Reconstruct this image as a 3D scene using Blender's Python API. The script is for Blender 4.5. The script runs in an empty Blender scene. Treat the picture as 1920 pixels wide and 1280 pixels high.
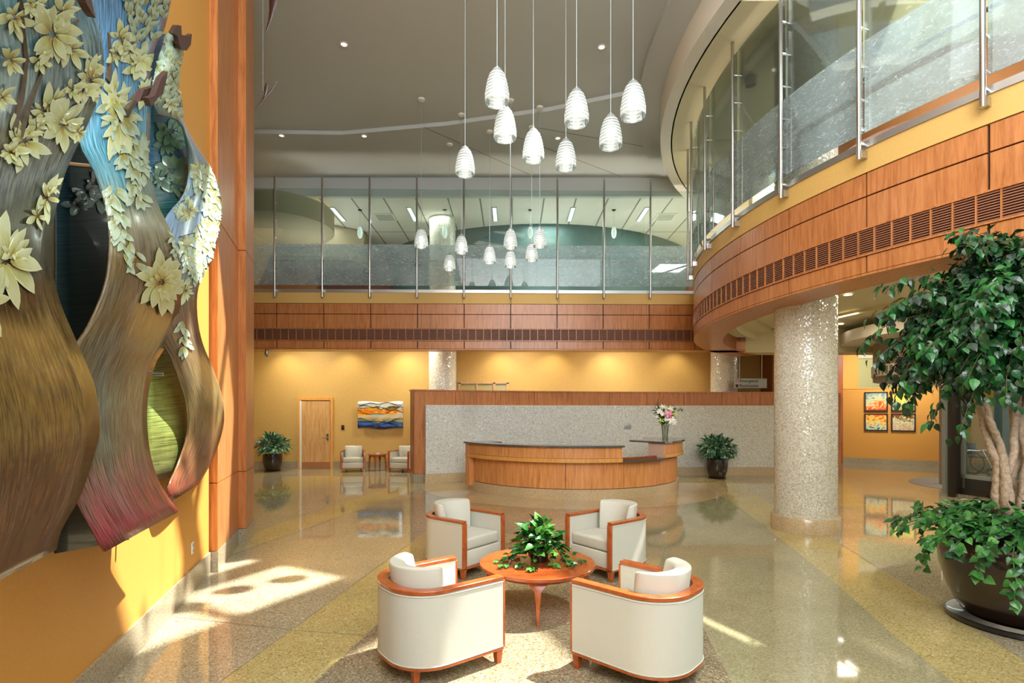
import bpy, bmesh, math, random
from mathutils import Vector, Matrix
from mathutils.bvhtree import BVHTree
PI = math.pi
sin, cos, rad = math.sin, math.cos, math.radians
random.seed(7)
sc = bpy.context.scene
COL = sc.collection
CH = 1.85            # camera height
F = 1014.0           # focal length in pixels of the 1920x1280 frame
PX0, HZ = 960.0, 770.0

def at(px, py, z=0.0):
    d = F * (z - CH) / (HZ - py)
    return ((px - PX0) / F * d, d)

def atd(px, py, d):
    return Vector(((px - PX0) / F * d, d, CH + (HZ - py) / F * d))

# ------------------------------------------------------------------ mesh builder
class MB:
    def __init__(s):
        s.v = []; s.f = []; s.uv = []
    def add(s, vs, fs, uvs=None):
        o = len(s.v)
        s.v += [tuple(p) for p in vs]
        for i, f in enumerate(fs):
            s.f.append([o + k for k in f])
            s.uv.append(uvs[i] if uvs else None)
        return s
    def box(s, c, size, rz=0.0):
        x, y, z = [a / 2 for a in size]
        vs = []
        for dz in (-z, z):
            for dx, dy in ((-x, -y), (x, -y), (x, y), (-x, y)):
                vs.append((c[0] + dx * cos(rz) - dy * sin(rz), c[1] + dx * sin(rz) + dy * cos(rz), c[2] + dz))
        return s.add(vs, [(0, 3, 2, 1), (4, 5, 6, 7), (0, 1, 5, 4), (1, 2, 6, 5), (2, 3, 7, 6), (3, 0, 4, 7)])
    def prism(s, pts, z0, z1):
        a = sum(pts[i][0] * pts[(i + 1) % len(pts)][1] - pts[(i + 1) % len(pts)][0] * pts[i][1] for i in range(len(pts)))
        if a < 0: pts = pts[::-1]
        n = len(pts)
        vs = [(x, y, z0) for x, y in pts] + [(x, y, z1) for x, y in pts]
        fs = [tuple(range(n))[::-1], tuple(range(n, 2 * n))]
        fs += [(i, (i + 1) % n, n + (i + 1) % n, n + i) for i in range(n)]
        return s.add(vs, fs)
    def lathe(s, prof, n=32, c=(0, 0, 0), cap=True, a0=0.0, a1=2 * PI, uvr=None):
        full = abs(a1 - a0 - 2 * PI) < 1e-6
        m = n if full else n + 1
        vs = []
        for r, z in prof:
            for i in range(m):
                a = a0 + (a1 - a0) * i / n
                vs.append((c[0] + r * cos(a), c[1] + r * sin(a), c[2] + z))
        fs, uvs = [], []
        L = 0.0
        for k in range(len(prof) - 1):
            l2 = L + math.hypot(prof[k + 1][0] - prof[k][0], prof[k + 1][1] - prof[k][1])
            for i in range(n):
                j = (i + 1) % m if full else i + 1
                fs.append((k * m + i, k * m + j, (k + 1) * m + j, (k + 1) * m + i))
                if uvr:
                    u0, u1 = uvr * (a1 - a0) * i / n, uvr * (a1 - a0) * (i + 1) / n
                    uvs.append([(u0, L), (u1, L), (u1, l2), (u0, l2)])
                else: uvs.append(None)
            L = l2
        s.add(vs, fs, uvs)
        if cap and full:
            o = len(s.v) - len(vs)
            if prof[0][0] > 1e-6: s.f.append([o + i for i in range(m)][::-1]); s.uv.append(None)
            if prof[-1][0] > 1e-6: s.f.append([o + (len(prof) - 1) * m + i for i in range(m)]); s.uv.append(None)
        return s
    def tube(s, pts, r, n=8, cap=True, closed=False):
        pts = [Vector(p) for p in pts]
        rs = r if isinstance(r, (list, tuple)) else [r] * len(pts)
        vs = []; up = None
        N = len(pts)
        for i, p in enumerate(pts):
            if closed: t = (pts[(i + 1) % N] - pts[i - 1]).normalized()
            else: t = (pts[min(i + 1, N - 1)] - pts[max(i - 1, 0)]).normalized()
            if up is None:
                up = Vector((0, 0, 1)) if abs(t.z) < 0.9 else Vector((1, 0, 0))
            x = t.cross(up).normalized(); y = x.cross(t).normalized(); up = y
            for k in range(n):
                a = 2 * PI * k / n
                vs.append(p + x * cos(a) * rs[i] + y * sin(a) * rs[i])
        fs = []
        for i in range(N if closed else N - 1):
            j = (i + 1) % N
            for k in range(n):
                fs.append((i * n + k, i * n + (k + 1) % n, j * n + (k + 1) % n, j * n + k))
        if cap and not closed:
            fs.append(tuple(range(n))[::-1]); fs.append(tuple(range((N - 1) * n, N * n)))
        return s.add(vs, fs)
    def along(s, P, s0, s1, o0, o1, z0, z1, step=0.25, uv=False):
        """a bar following a path P(s) -> (point, normal), between offsets o0..o1 and heights z0..z1"""
        n = max(1, int(math.ceil(abs(s1 - s0) / step))) if P.curved else 1
        vs = []
        for i in range(n + 1):
            q = s0 + (s1 - s0) * i / n
            p, nn = P(q)
            for o, z in ((o0, z0), (o1, z0), (o1, z1), (o0, z1)):
                vs.append((p[0] + nn[0] * o, p[1] + nn[1] * o, z))
        fs, uvs = [], []
        for i in range(n):
            a, b = 4 * i, 4 * i + 4
            q0, q1 = s0 + (s1 - s0) * i / n, s0 + (s1 - s0) * (i + 1) / n
            for k in range(4):
                k2 = (k + 1) % 4
                fs.append((a + k, b + k, b + k2, a + k2))
                zz = [z0, z0, z1, z1]
                if k in (1, 3): uvs.append([(q0, zz[k]), (q1, zz[k]), (q1, zz[k2]), (q0, zz[k2])])
                else: uvs.append([(q0, 0), (q1, 0), (q1, abs(o1 - o0)), (q0, abs(o1 - o0))])
        fs.append((3, 2, 1, 0)); uvs.append([(0, z1), (abs(o1 - o0), z1), (abs(o1 - o0), z0), (0, z0)])
        e = 4 * n; fs.append((e, e + 1, e + 2, e + 3)); uvs.append([(0, z0), (abs(o1 - o0), z0), (abs(o1 - o0), z1), (0, z1)])
        return s.add(vs, fs, uvs)
    def build(s, name, mat, parent=None, smooth=False, bevel=0.0, seg=2, loc=None, rz=0.0, fix=True, solid=0.0, sub=0):
        me = bpy.data.meshes.new(name)
        me.from_pydata(s.v, [], s.f)
        if any(u for u in s.uv):
            ul = me.uv_layers.new(name='UVMap')
            for p in me.polygons:
                u = s.uv[p.index]
                if u:
                    for k, li in enumerate(p.loop_indices): ul.data[li].uv = u[k]
        me.materials.append(mat)
        if fix and len(s.f) < 20000:
            bm = bmesh.new(); bm.from_mesh(me)
            bmesh.ops.recalc_face_normals(bm, faces=bm.faces)
            bm.to_mesh(me); bm.free()
        if smooth:
            me.polygons.foreach_set('use_smooth', [True] * len(me.polygons))
            try: me.set_sharp_from_angle(angle=rad(40 if smooth is True else smooth))
            except Exception: pass
        o = bpy.data.objects.new(name, me); COL.objects.link(o)
        if loc is not None: o.location = loc
        o.rotation_euler.z = rz
        if parent is not None: o.parent = parent
        if bevel:
            b = o.modifiers.new('bevel', 'BEVEL'); b.width = bevel; b.segments = seg; b.limit_method = 'ANGLE'; b.angle_limit = rad(35)
            me.polygons.foreach_set('use_smooth', [True] * len(me.polygons))
            b.harden_normals = False
        if solid:
            m = o.modifiers.new('solid', 'SOLIDIFY'); m.thickness = solid; m.offset = 0
        if sub:
            m = o.modifiers.new('sub', 'SUBSURF'); m.levels = m.render_levels = sub
        return o

def thing(name, label, cat, loc=(0, 0, 0), rz=0.0, group=None):
    o = bpy.data.objects.new(name, None); COL.objects.link(o)
    o.location = loc; o.rotation_euler.z = rz
    o.empty_display_size = 0.2
    o['label'] = label; o['category'] = cat
    if group: o['group'] = group
    return o
def tag(o, label, cat, group=None):
    o['label'] = label; o['category'] = cat
    if group: o['group'] = group
    return o
def struct(o, label=None):
    o['kind'] = 'structure'
    return o
def dup(root, loc, rz, label=None, group=None, scale=None):
    r = root.copy(); COL.objects.link(r); r.location = loc; r.rotation_euler.z = rz
    if label: r['label'] = label
    if group: r['group'] = group
    if scale: r.scale = scale
    for ch in list(root.children):
        c = ch.copy(); COL.objects.link(c); c.parent = r
        for g in list(ch.children):
            d = g.copy(); COL.objects.link(d); d.parent = c
    return r

# ------------------------------------------------------------------ materials
def mat(name):
    m = bpy.data.materials.new(name); m.use_nodes = True
    nt = m.node_tree
    b = nt.nodes['Principled BSDF']
    return m, nt, b
def node(nt, t, **kw):
    n = nt.nodes.new(t)
    for k, v in kw.items():
        if k in n.inputs.keys(): n.inputs[k].default_value = v
        else: setattr(n, k, v)
    return n
def srgb(r, g, b):
    f = lambda c: c / 12.92 if c <= 0.04045 else ((c + 0.055) / 1.055) ** 2.4
    return (f(r / 255), f(g / 255), f(b / 255), 1)
def ramp(nt, stops, interp='LINEAR'):
    n = nt.nodes.new('ShaderNodeValToRGB')
    n.color_ramp.interpolation = interp
    el = n.color_ramp.elements
    el[0].position, el[0].color = stops[0]
    el[1].position, el[1].color = stops[-1]
    for p, c in stops[1:-1]:
        e = el.new(p); e.color = c
    return n
def plain(name, col, rough=0.5, metal=0.0, coat=0.0, noise=0.0, nscale=30.0, bump=0.0, spec=0.5):
    m, nt, b = mat(name)
    b.inputs['Base Color'].default_value = col
    b.inputs['Roughness'].default_value = rough
    b.inputs['Metallic'].default_value = metal
    b.inputs['Coat Weight'].default_value = coat
    b.inputs['Specular IOR Level'].default_value = spec
    if noise or bump:
        tc = node(nt, 'ShaderNodeTexCoord'); n = node(nt, 'ShaderNodeTexNoise', Scale=nscale, Detail=3.0)
        nt.links.new(tc.outputs['Object'], n.inputs['Vector'])
        if noise:
            k = lambda s: (min(1, col[0] * s), min(1, col[1] * s), min(1, col[2] * s), 1)
            r = ramp(nt, [(0.3, k(1 - noise)), (0.7, k(1 + noise))])
            nt.links.new(n.outputs['Fac'], r.inputs['Fac']); nt.links.new(r.outputs['Color'], b.inputs['Base Color'])
        if bump:
            bp = node(nt, 'ShaderNodeBump', Strength=bump, Distance=0.01)
            nt.links.new(n.outputs['Fac'], bp.inputs['Height']); nt.links.new(bp.outputs['Normal'], b.inputs['Normal'])
    return m
def wood(name, c1, c2, scale=(14, 14, 1.1), rough=0.35, coat=0.15):
    m, nt, b = mat(name)
    tc = node(nt, 'ShaderNodeTexCoord'); mp = node(nt, 'ShaderNodeMapping'); mp.inputs['Scale'].default_value = scale
    n = node(nt, 'ShaderNodeTexNoise', Scale=1.6, Detail=6.0, Distortion=0.8)
    n2 = node(nt, 'ShaderNodeTexNoise', Scale=9.0, Detail=3.0)
    nt.links.new(tc.outputs['Object'], mp.inputs['Vector'])
    nt.links.new(mp.outputs['Vector'], n.inputs['Vector']); nt.links.new(mp.outputs['Vector'], n2.inputs['Vector'])
    mx = node(nt, 'ShaderNodeMath', operation='MULTIPLY_ADD'); mx.inputs[1].default_value = 0.35
    nt.links.new(n2.outputs['Fac'], mx.inputs[0]); nt.links.new(n.outputs['Fac'], mx.inputs[2])
    mid = tuple((c1[i] + c2[i]) / 2 for i in range(3)) + (1,)
    r = ramp(nt, [(0.45, c1), (0.62, mid), (0.85, c2)])
    nt.links.new(mx.outputs[0], r.inputs['Fac']); nt.links.new(r.outputs['Color'], b.inputs['Base Color'])
    b.inputs['Roughness'].default_value = rough; b.inputs['Coat Weight'].default_value = coat
    b.inputs['Coat Roughness'].default_value = 0.2
    return m
def terrazzo(name, base, dark, light, rough=0.045, scale=95.0, spec=0.75):
    m, nt, b = mat(name)
    tc = node(nt, 'ShaderNodeTexCoord')
    v = node(nt, 'ShaderNodeTexVoronoi', Scale=scale)
    nt.links.new(tc.outputs['Object'], v.inputs['Vector'])
    sp = node(nt, 'ShaderNodeSeparateColor'); nt.links.new(v.outputs['Color'], sp.inputs['Color'])
    r = ramp(nt, [(0.0, dark), (0.22, base), (0.7, base), (1.0, light)])
    nt.links.new(sp.outputs['Red'], r.inputs['Fac'])
    n = node(nt, 'ShaderNodeTexNoise', Scale=1.3, Detail=2.0); nt.links.new(tc.outputs['Object'], n.inputs['Vector'])
    r2 = ramp(nt, [(0.3, (0.9, 0.9, 0.9, 1)), (0.7, (1.06, 1.06, 1.06, 1))]); nt.links.new(n.outputs['Fac'], r2.inputs['Fac'])
    mx = node(nt, 'ShaderNodeMix', data_type='RGBA', blend_type='MULTIPLY'); mx.inputs[0].default_value = 1
    nt.links.new(r.outputs['Color'], mx.inputs[6]); nt.links.new(r2.outputs['Color'], mx.inputs[7])
    nt.links.new(mx.outputs[2], b.inputs['Base Color'])
    b.inputs['Roughness'].default_value = rough; b.inputs['Specular IOR Level'].default_value = spec
    return m
def mosaic(name, cols, tile=0.019, tilt=0.36, metal=0.0, rough=0.10):
    m, nt, b = mat(name)
    uv = node(nt, 'ShaderNodeUVMap')
    sc_ = node(nt, 'ShaderNodeVectorMath', operation='SCALE'); sc_.inputs['Scale'].default_value = 1 / tile
    fl = node(nt, 'ShaderNodeVectorMath', operation='FLOOR'); fr = node(nt, 'ShaderNodeVectorMath', operation='FRACTION')
    wn = node(nt, 'ShaderNodeTexWhiteNoise', noise_dimensions='3D')
    L = nt.links.new
    L(uv.outputs['UV'], sc_.inputs[0]); L(sc_.outputs[0], fl.inputs[0]); L(sc_.outputs[0], fr.inputs[0]); L(fl.outputs[0], wn.inputs['Vector'])
    sx = node(nt, 'ShaderNodeSeparateXYZ'); L(fr.outputs[0], sx.inputs[0])
    def edge(o):
        a = node(nt, 'ShaderNodeMath', operation='SUBTRACT'); a.inputs[1].default_value = 0.5; L(o, a.inputs[0])
        c = node(nt, 'ShaderNodeMath', operation='ABSOLUTE'); L(a.outputs[0], c.inputs[0])
        g = node(nt, 'ShaderNodeMath', operation='GREATER_THAN'); g.inputs[1].default_value = 0.44; L(c.outputs[0], g.inputs[0]); return g
    e1, e2 = edge(sx.outputs[0]), edge(sx.outputs[1])
    mxx = node(nt, 'ShaderNodeMath', operation='MAXIMUM'); L(e1.outputs[0], mxx.inputs[0]); L(e2.outputs[0], mxx.inputs[1])
    n = len(cols); r = ramp(nt, [(i / (n - 1), c) for i, c in enumerate(cols)])
    L(wn.outputs['Value'], r.inputs['Fac'])
    mix = node(nt, 'ShaderNodeMix', data_type='RGBA'); mix.inputs[7].default_value = srgb(178, 174, 158)
    L(mxx.outputs[0], mix.inputs[0]); L(r.outputs['Color'], mix.inputs[6]); L(mix.outputs[2], b.inputs['Base Color'])
    geo = node(nt, 'ShaderNodeNewGeometry')
    sub = node(nt, 'ShaderNodeVectorMath', operation='SUBTRACT'); sub.inputs[1].default_value = (0.5, 0.5, 0.5); L(wn.outputs['Color'], sub.inputs[0])
    s2 = node(nt, 'ShaderNodeVectorMath', operation='SCALE'); s2.inputs['Scale'].default_value = tilt; L(sub.outputs[0], s2.inputs[0])
    ad = node(nt, 'ShaderNodeVectorMath', operation='ADD'); L(geo.outputs['Normal'], ad.inputs[0]); L(s2.outputs[0], ad.inputs[1])
    nm = node(nt, 'ShaderNodeVectorMath', operation='NORMALIZE'); L(ad.outputs[0], nm.inputs[0]); L(nm.outputs[0], b.inputs['Normal'])
    b.inputs['Metallic'].default_value = metal; b.inputs['Roughness'].default_value = rough
    b.inputs['Specular IOR Level'].default_value = 0.8
    return m
def glass(name, tint, refl=0.12, haze=0.0, scratches=False, hazecol=(0.75, 0.85, 0.86, 1)):
    m, nt, b = mat(name)
    L = nt.links.new
    out = nt.nodes['Material Output']
    tr = node(nt, 'ShaderNodeBsdfTransparent'); tr.inputs[0].default_value = tint
    gl = node(nt, 'ShaderNodeBsdfGlossy', Roughness=0.03)
    fz = node(nt, 'ShaderNodeFresnel', IOR=1.45)
    mu = node(nt, 'ShaderNodeMath', operation='MULTIPLY_ADD'); mu.inputs[1].default_value = 0.8; mu.inputs[2].default_value = refl * 0.2
    L(fz.outputs[0], mu.inputs[0])
    base = tr
    nt.nodes.remove(b)
    if haze:
        df = node(nt, 'ShaderNodeBsdfDiffuse'); df.inputs[0].default_value = hazecol
        tl = node(nt, 'ShaderNodeBsdfTranslucent'); tl.inputs[0].default_value = hazecol
        mt = node(nt, 'ShaderNodeMixShader'); mt.inputs[0].default_value = 0.5; L(df.outputs[0], mt.inputs[1]); L(tl.outputs[0], mt.inputs[2])
        mh = node(nt, 'ShaderNodeMixShader'); mh.inputs[0].default_value = haze
        L(tr.outputs[0], mh.inputs[1]); L(mt.outputs[0], mh.inputs[2]); base = mh
        if scratches:
            tc = node(nt, 'ShaderNodeTexCoord')
            acc = None
            for sc_, th, sd in ((3.1, 0.0035, (0, 0, 0)), (6.3, 0.0055, (5, 3, 1)), (10.0, 0.006, (2, 9, 4))):
                mp = node(nt, 'ShaderNodeMapping'); mp.inputs['Location'].default_value = sd; mp.inputs['Rotation'].default_value = (0.3 * sc_, 0.5, 0.2 * sc_)
                mp.inputs['Scale'].default_value = (1, 1, 2.2)
                L(tc.outputs['Object'], mp.inputs['Vector'])
                nz = node(nt, 'ShaderNodeTexNoise', Scale=sc_, Detail=1.5, Distortion=1.2); L(mp.outputs[0], nz.inputs['Vector'])
                a = node(nt, 'ShaderNodeMath', operation='SUBTRACT'); a.inputs[1].default_value = 0.5; L(nz.outputs['Fac'], a.inputs[0])
                c = node(nt, 'ShaderNodeMath', operation='ABSOLUTE'); L(a.outputs[0], c.inputs[0])
                g = node(nt, 'ShaderNodeMath', operation='LESS_THAN'); g.inputs[1].default_value = th; L(c.outputs[0], g.inputs[0])
                nb = node(nt, 'ShaderNodeTexNoise', Scale=sc_ * 1.7, Detail=0.0); L(mp.outputs[0], nb.inputs['Vector'])
                g2 = node(nt, 'ShaderNodeMath', operation='GREATER_THAN'); g2.inputs[1].default_value = 0.53; L(nb.outputs['Fac'], g2.inputs[0])
                gm = node(nt, 'ShaderNodeMath', operation='MULTIPLY'); L(g.outputs[0], gm.inputs[0]); L(g2.outputs[0], gm.inputs[1])
                if acc is None: acc = gm
                else:
                    mm = node(nt, 'ShaderNodeMath', operation='MAXIMUM'); L(acc.outputs[0], mm.inputs[0]); L(gm.outputs[0], mm.inputs[1]); acc = mm
            wd = node(nt, 'ShaderNodeBsdfDiffuse'); wd.inputs[0].default_value = (0.8, 0.86, 0.88, 1)
            wt = node(nt, 'ShaderNodeBsdfTranslucent'); wt.inputs[0].default_value = (0.8, 0.86, 0.88, 1)
            ww = node(nt, 'ShaderNodeMixShader'); L(wd.outputs[0], ww.inputs[1]); L(wt.outputs[0], ww.inputs[2])
            m2 = node(nt, 'ShaderNodeMixShader'); L(acc.outputs[0], m2.inputs[0]); L(mh.outputs[0], m2.inputs[1]); L(ww.outputs[0], m2.inputs[2])
            base = m2
            # patchy density
            nz = node(nt, 'ShaderNodeTexNoise', Scale=2.0, Detail=4.0); L(tc.outputs['Object'], nz.inputs['Vector'])
            rr = node(nt, 'ShaderNodeMapRange'); rr.inputs[1].default_value = 0.35; rr.inputs[2].default_value = 0.65
            rr.inputs[3].default_value = haze * 0.8; rr.inputs[4].default_value = min(1, haze * 1.15); L(nz.outputs['Fac'], rr.inputs[0]); L(rr.outputs[0], mh.inputs[0])
    mx = node(nt, 'ShaderNodeMixShader'); L(mu.outputs[0], mx.inputs[0]); L(base.outputs[0], mx.inputs[1]); L(gl.outputs[0], mx.inputs[2])
    L(mx.outputs[0], out.inputs['Surface'])
    return m
def emis(name, col, s):
    m, nt, b = mat(name)
    b.inputs['Base Color'].default_value = col
    b.inputs['Emission Color'].default_value = col; b.inputs['Emission Strength'].default_value = s
    return m
def leafmat(name, cd, cm, cl, veins=None, rough=0.35):
    m, nt, b = mat(name); L = nt.links.new
    geo = node(nt, 'ShaderNodeNewGeometry')
    r = ramp(nt, [(0.0, cd), (0.55, cm), (1.0, cl)]); L(geo.outputs['Random Per Island'], r.inputs['Fac'])
    src = r.outputs['Color']
    if veins:
        uv = node(nt, 'ShaderNodeUVMap'); sx = node(nt, 'ShaderNodeSeparateXYZ'); L(uv.outputs[0], sx.inputs[0])
        nz = node(nt, 'ShaderNodeTexNoise', Scale=5.0, Detail=3.0); L(uv.outputs[0], nz.inputs['Vector'])
        a = node(nt, 'ShaderNodeMath', operation='ABSOLUTE'); L(sx.outputs[0], a.inputs[0])
        ad = node(nt, 'ShaderNodeMath', operation='MULTIPLY_ADD'); ad.inputs[1].default_value = 1.3; L(nz.outputs['Fac'], ad.inputs[0]); L(a.outputs[0], ad.inputs[2])
        rr = ramp(nt, [(veins[1] - 0.08, (0, 0, 0, 1)), (veins[1] + 0.08, (1, 1, 1, 1))]); L(ad.outputs[0], rr.inputs['Fac'])
        mx = node(nt, 'ShaderNodeMix', data_type='RGBA'); L(rr.outputs['Color'], mx.inputs[0]); L(src, mx.inputs[6]); mx.inputs[7].default_value = veins[0]
        src = mx.outputs[2]
    L(src, b.inputs['Base Color'])
    b.inputs['Roughness'].default_value = rough
    return m

M = {}
M['cherry'] = wood('cherry_wood', srgb(162, 96, 50), srgb(200, 132, 78))
M['cherry_light'] = wood('cherry_wood_desk', srgb(190, 118, 60), srgb(226, 160, 98))
M['cherry_dark'] = wood('cherry_wood_dark', srgb(122, 62, 32), srgb(156, 86, 46))
M['band'] = wood('light_maple_band', srgb(206, 142, 68), srgb(228, 170, 92))
M['oak'] = wood('oak_door', srgb(178, 128, 74), srgb(214, 170, 112))
M['rim'] = wood('chair_rim_wood', srgb(142, 64, 24), srgb(178, 90, 38), scale=(6, 6, 6), rough=0.25, coat=0.4)
M['tabletop'] = wood('table_top_wood', srgb(132, 56, 22), srgb(170, 82, 36), scale=(2.5, 11, 8), rough=0.16, coat=0.6)
M['orange'] = plain('orange_wall_paint', srgb(206, 148, 66), 0.6, noise=0.04, nscale=60)
M['yellow'] = plain('yellow_wall_covering', srgb(202, 164, 92), 0.6, noise=0.07, nscale=45)
M['yellowband'] = plain('yellow_band_covering', srgb(212, 172, 98), 0.6, noise=0.05, nscale=55)
M['ceil'] = plain('taupe_ceiling', srgb(186, 189, 184), 0.75)
M['cream'] = plain('cream_ceiling', srgb(216, 206, 170), 0.7)
M['beige'] = plain('beige_bulkhead', srgb(172, 158, 132), 0.7)
M['branch'] = plain('dark_twig', srgb(92, 72, 54), 0.8)
M['white'] = plain('white_soffit', srgb(226, 220, 206), 0.6)
M['green'] = plain('pale_green_wall', srgb(204, 202, 150), 0.7)
M['brownwall'] = plain('brown_wall', srgb(160, 104, 60), 0.6, noise=0.05)
M['redbrown'] = plain('red_brown_wall', srgb(132, 84, 66), 0.6)
M['teal'] = plain('teal_wall', srgb(66, 94, 92), 0.6)
M['grilleback'] = plain('grille_backing', srgb(58, 28, 18), 0.8)
M['grille'] = plain('grille_slats', srgb(150, 100, 74), 0.5)
M['steel'] = plain('brushed_steel', srgb(196, 194, 190), 0.28, metal=1.0)
M['alum'] = plain('aluminium_strip', srgb(190, 190, 188), 0.35, metal=0.9)
M['stone'] = terrazzo('stone_base', srgb(158, 146, 122), srgb(120, 108, 88), srgb(188, 176, 150), rough=0.25, scale=120)
M['stonewarm'] = terrazzo('warm_stone_base', srgb(196, 174, 136), srgb(158, 132, 92), srgb(216, 196, 160), rough=0.15, scale=120)
M['mosaic'] = mosaic('glass_mosaic', [srgb(206, 200, 176), srgb(228, 224, 206), srgb(214, 218, 208), srgb(244, 242, 232), srgb(220, 212, 184), srgb(186, 180, 158), srgb(236, 238, 232)])
M['mosaicwall'] = mosaic('glass_mosaic_wall', [srgb(208, 206, 190), srgb(228, 228, 216), srgb(214, 222, 224), srgb(240, 240, 232), srgb(186, 186, 174), srgb(236, 240, 242)], tile=0.024, tilt=0.30, rough=0.16)
M['granite'] = terrazzo('dark_granite', srgb(82, 80, 76), srgb(50, 48, 46), srgb(120, 116, 108), rough=0.05, scale=200, spec=0.7)
M['fabric'] = plain('cream_fabric', srgb(196, 194, 180), 0.85, noise=0.03, nscale=250, bump=0.15, spec=0.2)
M['clearglass'] = glass('clear_glass', (0.86, 0.94, 0.915, 1), 0.25)
M['etched'] = glass('etched_glass', (0.70, 0.82, 0.82, 1), 0.3, haze=0.32, scratches=True, hazecol=(0.66, 0.77, 0.80, 1))
M['doorglass'] = glass('door_glass', (0.72, 0.82, 0.80, 1), 0.4)
M['bronze'] = plain('dark_bronze', srgb(62, 54, 48), 0.4, metal=0.6)
M['doorframe'] = plain('pale_door_frame', srgb(150, 158, 152), 0.4, metal=0.5)
M['pot'] = plain('dark_brown_glaze', srgb(44, 32, 26), 0.22, coat=0.4)
M['soil'] = plain('potting_soil', srgb(50, 36, 26), 0.95, noise=0.3, nscale=90, bump=0.8)
M['saucer'] = plain('black_saucer', srgb(30, 28, 30), 0.3, coat=0.3)
M['bark'] = plain('ficus_bark', srgb(172, 150, 126), 0.8, noise=0.28, nscale=34, bump=1.0)
M['white_plastic'] = plain('white_plastic', srgb(225, 225, 220), 0.4)
M['black'] = plain('black_plastic', srgb(28, 26, 26), 0.4)
M['greymetal'] = plain('grey_plate', srgb(170, 180, 182), 0.35, metal=0.4)
M['ficus'] = leafmat('ficus_leaf', srgb(14, 40, 20), srgb(22, 66, 30), srgb(50, 116, 52), rough=0.3)
M['ivy'] = leafmat('ivy_leaf', srgb(26, 66, 30), srgb(46, 104, 44), srgb(90, 148, 70), veins=(srgb(206, 216, 164), 1.22), rough=0.35)
M['potleaf'] = leafmat('aglaonema_leaf', srgb(22, 66, 44), srgb(40, 104, 66), srgb(84, 150, 104), veins=(srgb(190, 218, 184), 1.05), rough=0.35)
M['tableleaf'] = leafmat('pothos_leaf', srgb(18, 56, 20), srgb(38, 94, 32), srgb(88, 146, 56), veins=(srgb(190, 210, 140), 1.25), rough=0.28)

# ------------------------------------------------------------------ camera
cd = bpy.data.cameras.new('camera'); cam = bpy.data.objects.new('camera', cd); COL.objects.link(cam)
cam.location = (0, 0, CH); cam.rotation_euler = (PI / 2, 0, 0)
cd.sensor_width = 36; cd.lens = F / 1920 * 36; cd.shift_y = (HZ - 640) / 1920
cd.clip_start = 0.05; cd.clip_end = 200
sc.camera = cam

# ------------------------------------------------------------------ paths
class Line:
    curved = False
    def __init__(s, a, b):
        s.a = Vector(a); s.t = (Vector(b) - s.a).normalized(); s.n = Vector((s.t.y, -s.t.x)); s.L = (Vector(b) - s.a).length
    def __call__(s, q): return s.a + s.t * q, s.n
class Arc:
    curved = True
    def __init__(s, c, R, out=1): s.c = Vector(c); s.R = R; s.out = out
    def __call__(s, q):      # q = arc length measured by angle * R
        a = q / s.R; n = Vector((cos(a), sin(a)))
        return s.c + n * s.R, n * s.out

BK0, BKK = 14.22, 0.02
backline = Line((-9.5, BK0 - 9.5 * BKK), (6.5, BK0 + 6.5 * BKK))     # normal points to -y
def back_s(X): return (X + 9.5) / backline.t.x
ARC_C, ARC_R = (12.35, 9.41), 8.71
curve = Arc(ARC_C, ARC_R)
DEG = ARC_R * PI / 180
joint_angles = [-151.84 - 7.83 * k + 7.83 * 6 for k in range(13)]     # from near the lens round to the back fascia
Z_LOW, Z_G0, Z_G1, Z_SEAM, Z_WT, Z_YT, Z_ST = 3.45, 3.70, 3.99, 4.38, 4.65, 4.94, 5.02

# ------------------------------------------------------------------ floor
fl = MB().box((4, 9, -0.1), (34, 30, 0.2)).build('floor', terrazzo('terrazzo_tan', srgb(160, 150, 122), srgb(116, 102, 74), srgb(196, 188, 162))); struct(fl)
M['t_yellow'] = terrazzo('terrazzo_yellow', srgb(176, 160, 104), srgb(136, 116, 64), srgb(204, 190, 140))
M['t_brown'] = terrazzo('terrazzo_brown', srgb(138, 124, 98), srgb(92, 78, 54), srgb(184, 172, 144), rough=0.08)
M['t_grey'] = terrazzo('terrazzo_greige', srgb(152, 146, 112), srgb(130, 122, 90), srgb(174, 168, 134))
M['t_beige'] = terrazzo('terrazzo_beige', srgb(196, 172, 128), srgb(160, 132, 90), srgb(214, 194, 156))
M['t_line'] = plain('divider_strip', srgb(134, 128, 108), 0.4)
def inlay(name, pts, m, h=0.0):
    z = 0.0006 + h
    mb = MB(); mb.add([(x, y, z) for x, y in pts], [tuple(range(len(pts)))])
    return mb.build(name, m, fl)
def lin(p, q, y): return p[0] + (q[0] - p[0]) * (y - p[1]) / (q[1] - p[1])
# yellow band beside the seating group
A0, A1 = (-1.995, 3.68), (-1.336, 8.16); B0, B1 = (-1.35, 3.68), (-0.55, 8.16)
inlay('floor_inlay', [(lin(A0, A1, 0), 0), (lin(B0, B1, 0), 0), (lin(B0, B1, 10.5), 10.5), (lin(A0, A1, 10.5), 10.5)], M['t_yellow'])
inlay('floor_inlay', [(lin(B0, B1, 0), 0), (3.0 - 0.74, 0), (3.0, 3.7), (3.16, 4.51), (2.3, 7.6), (-0.64, 7.6)], M['t_brown'])
C0, C1 = (-3.61, 6.92), (-2.13, 13.2); D0, D1 = (-3.92, 8.23), (-2.64, 14.65)
inlay('floor_inlay', [(lin(C0, C1, 5), 5), (lin(C0, C1, 14.6), 14.6), (lin(D0, D1, 17.2), 17.2), (lin(D0, D1, 5), 5)], M['t_yellow'])
inlay('floor_inlay', [(-5.6, 8.3), (-4.2, 17.2), (-5.6, 17.2), (-6.6, 8.3)], M['t_yellow'])
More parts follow.
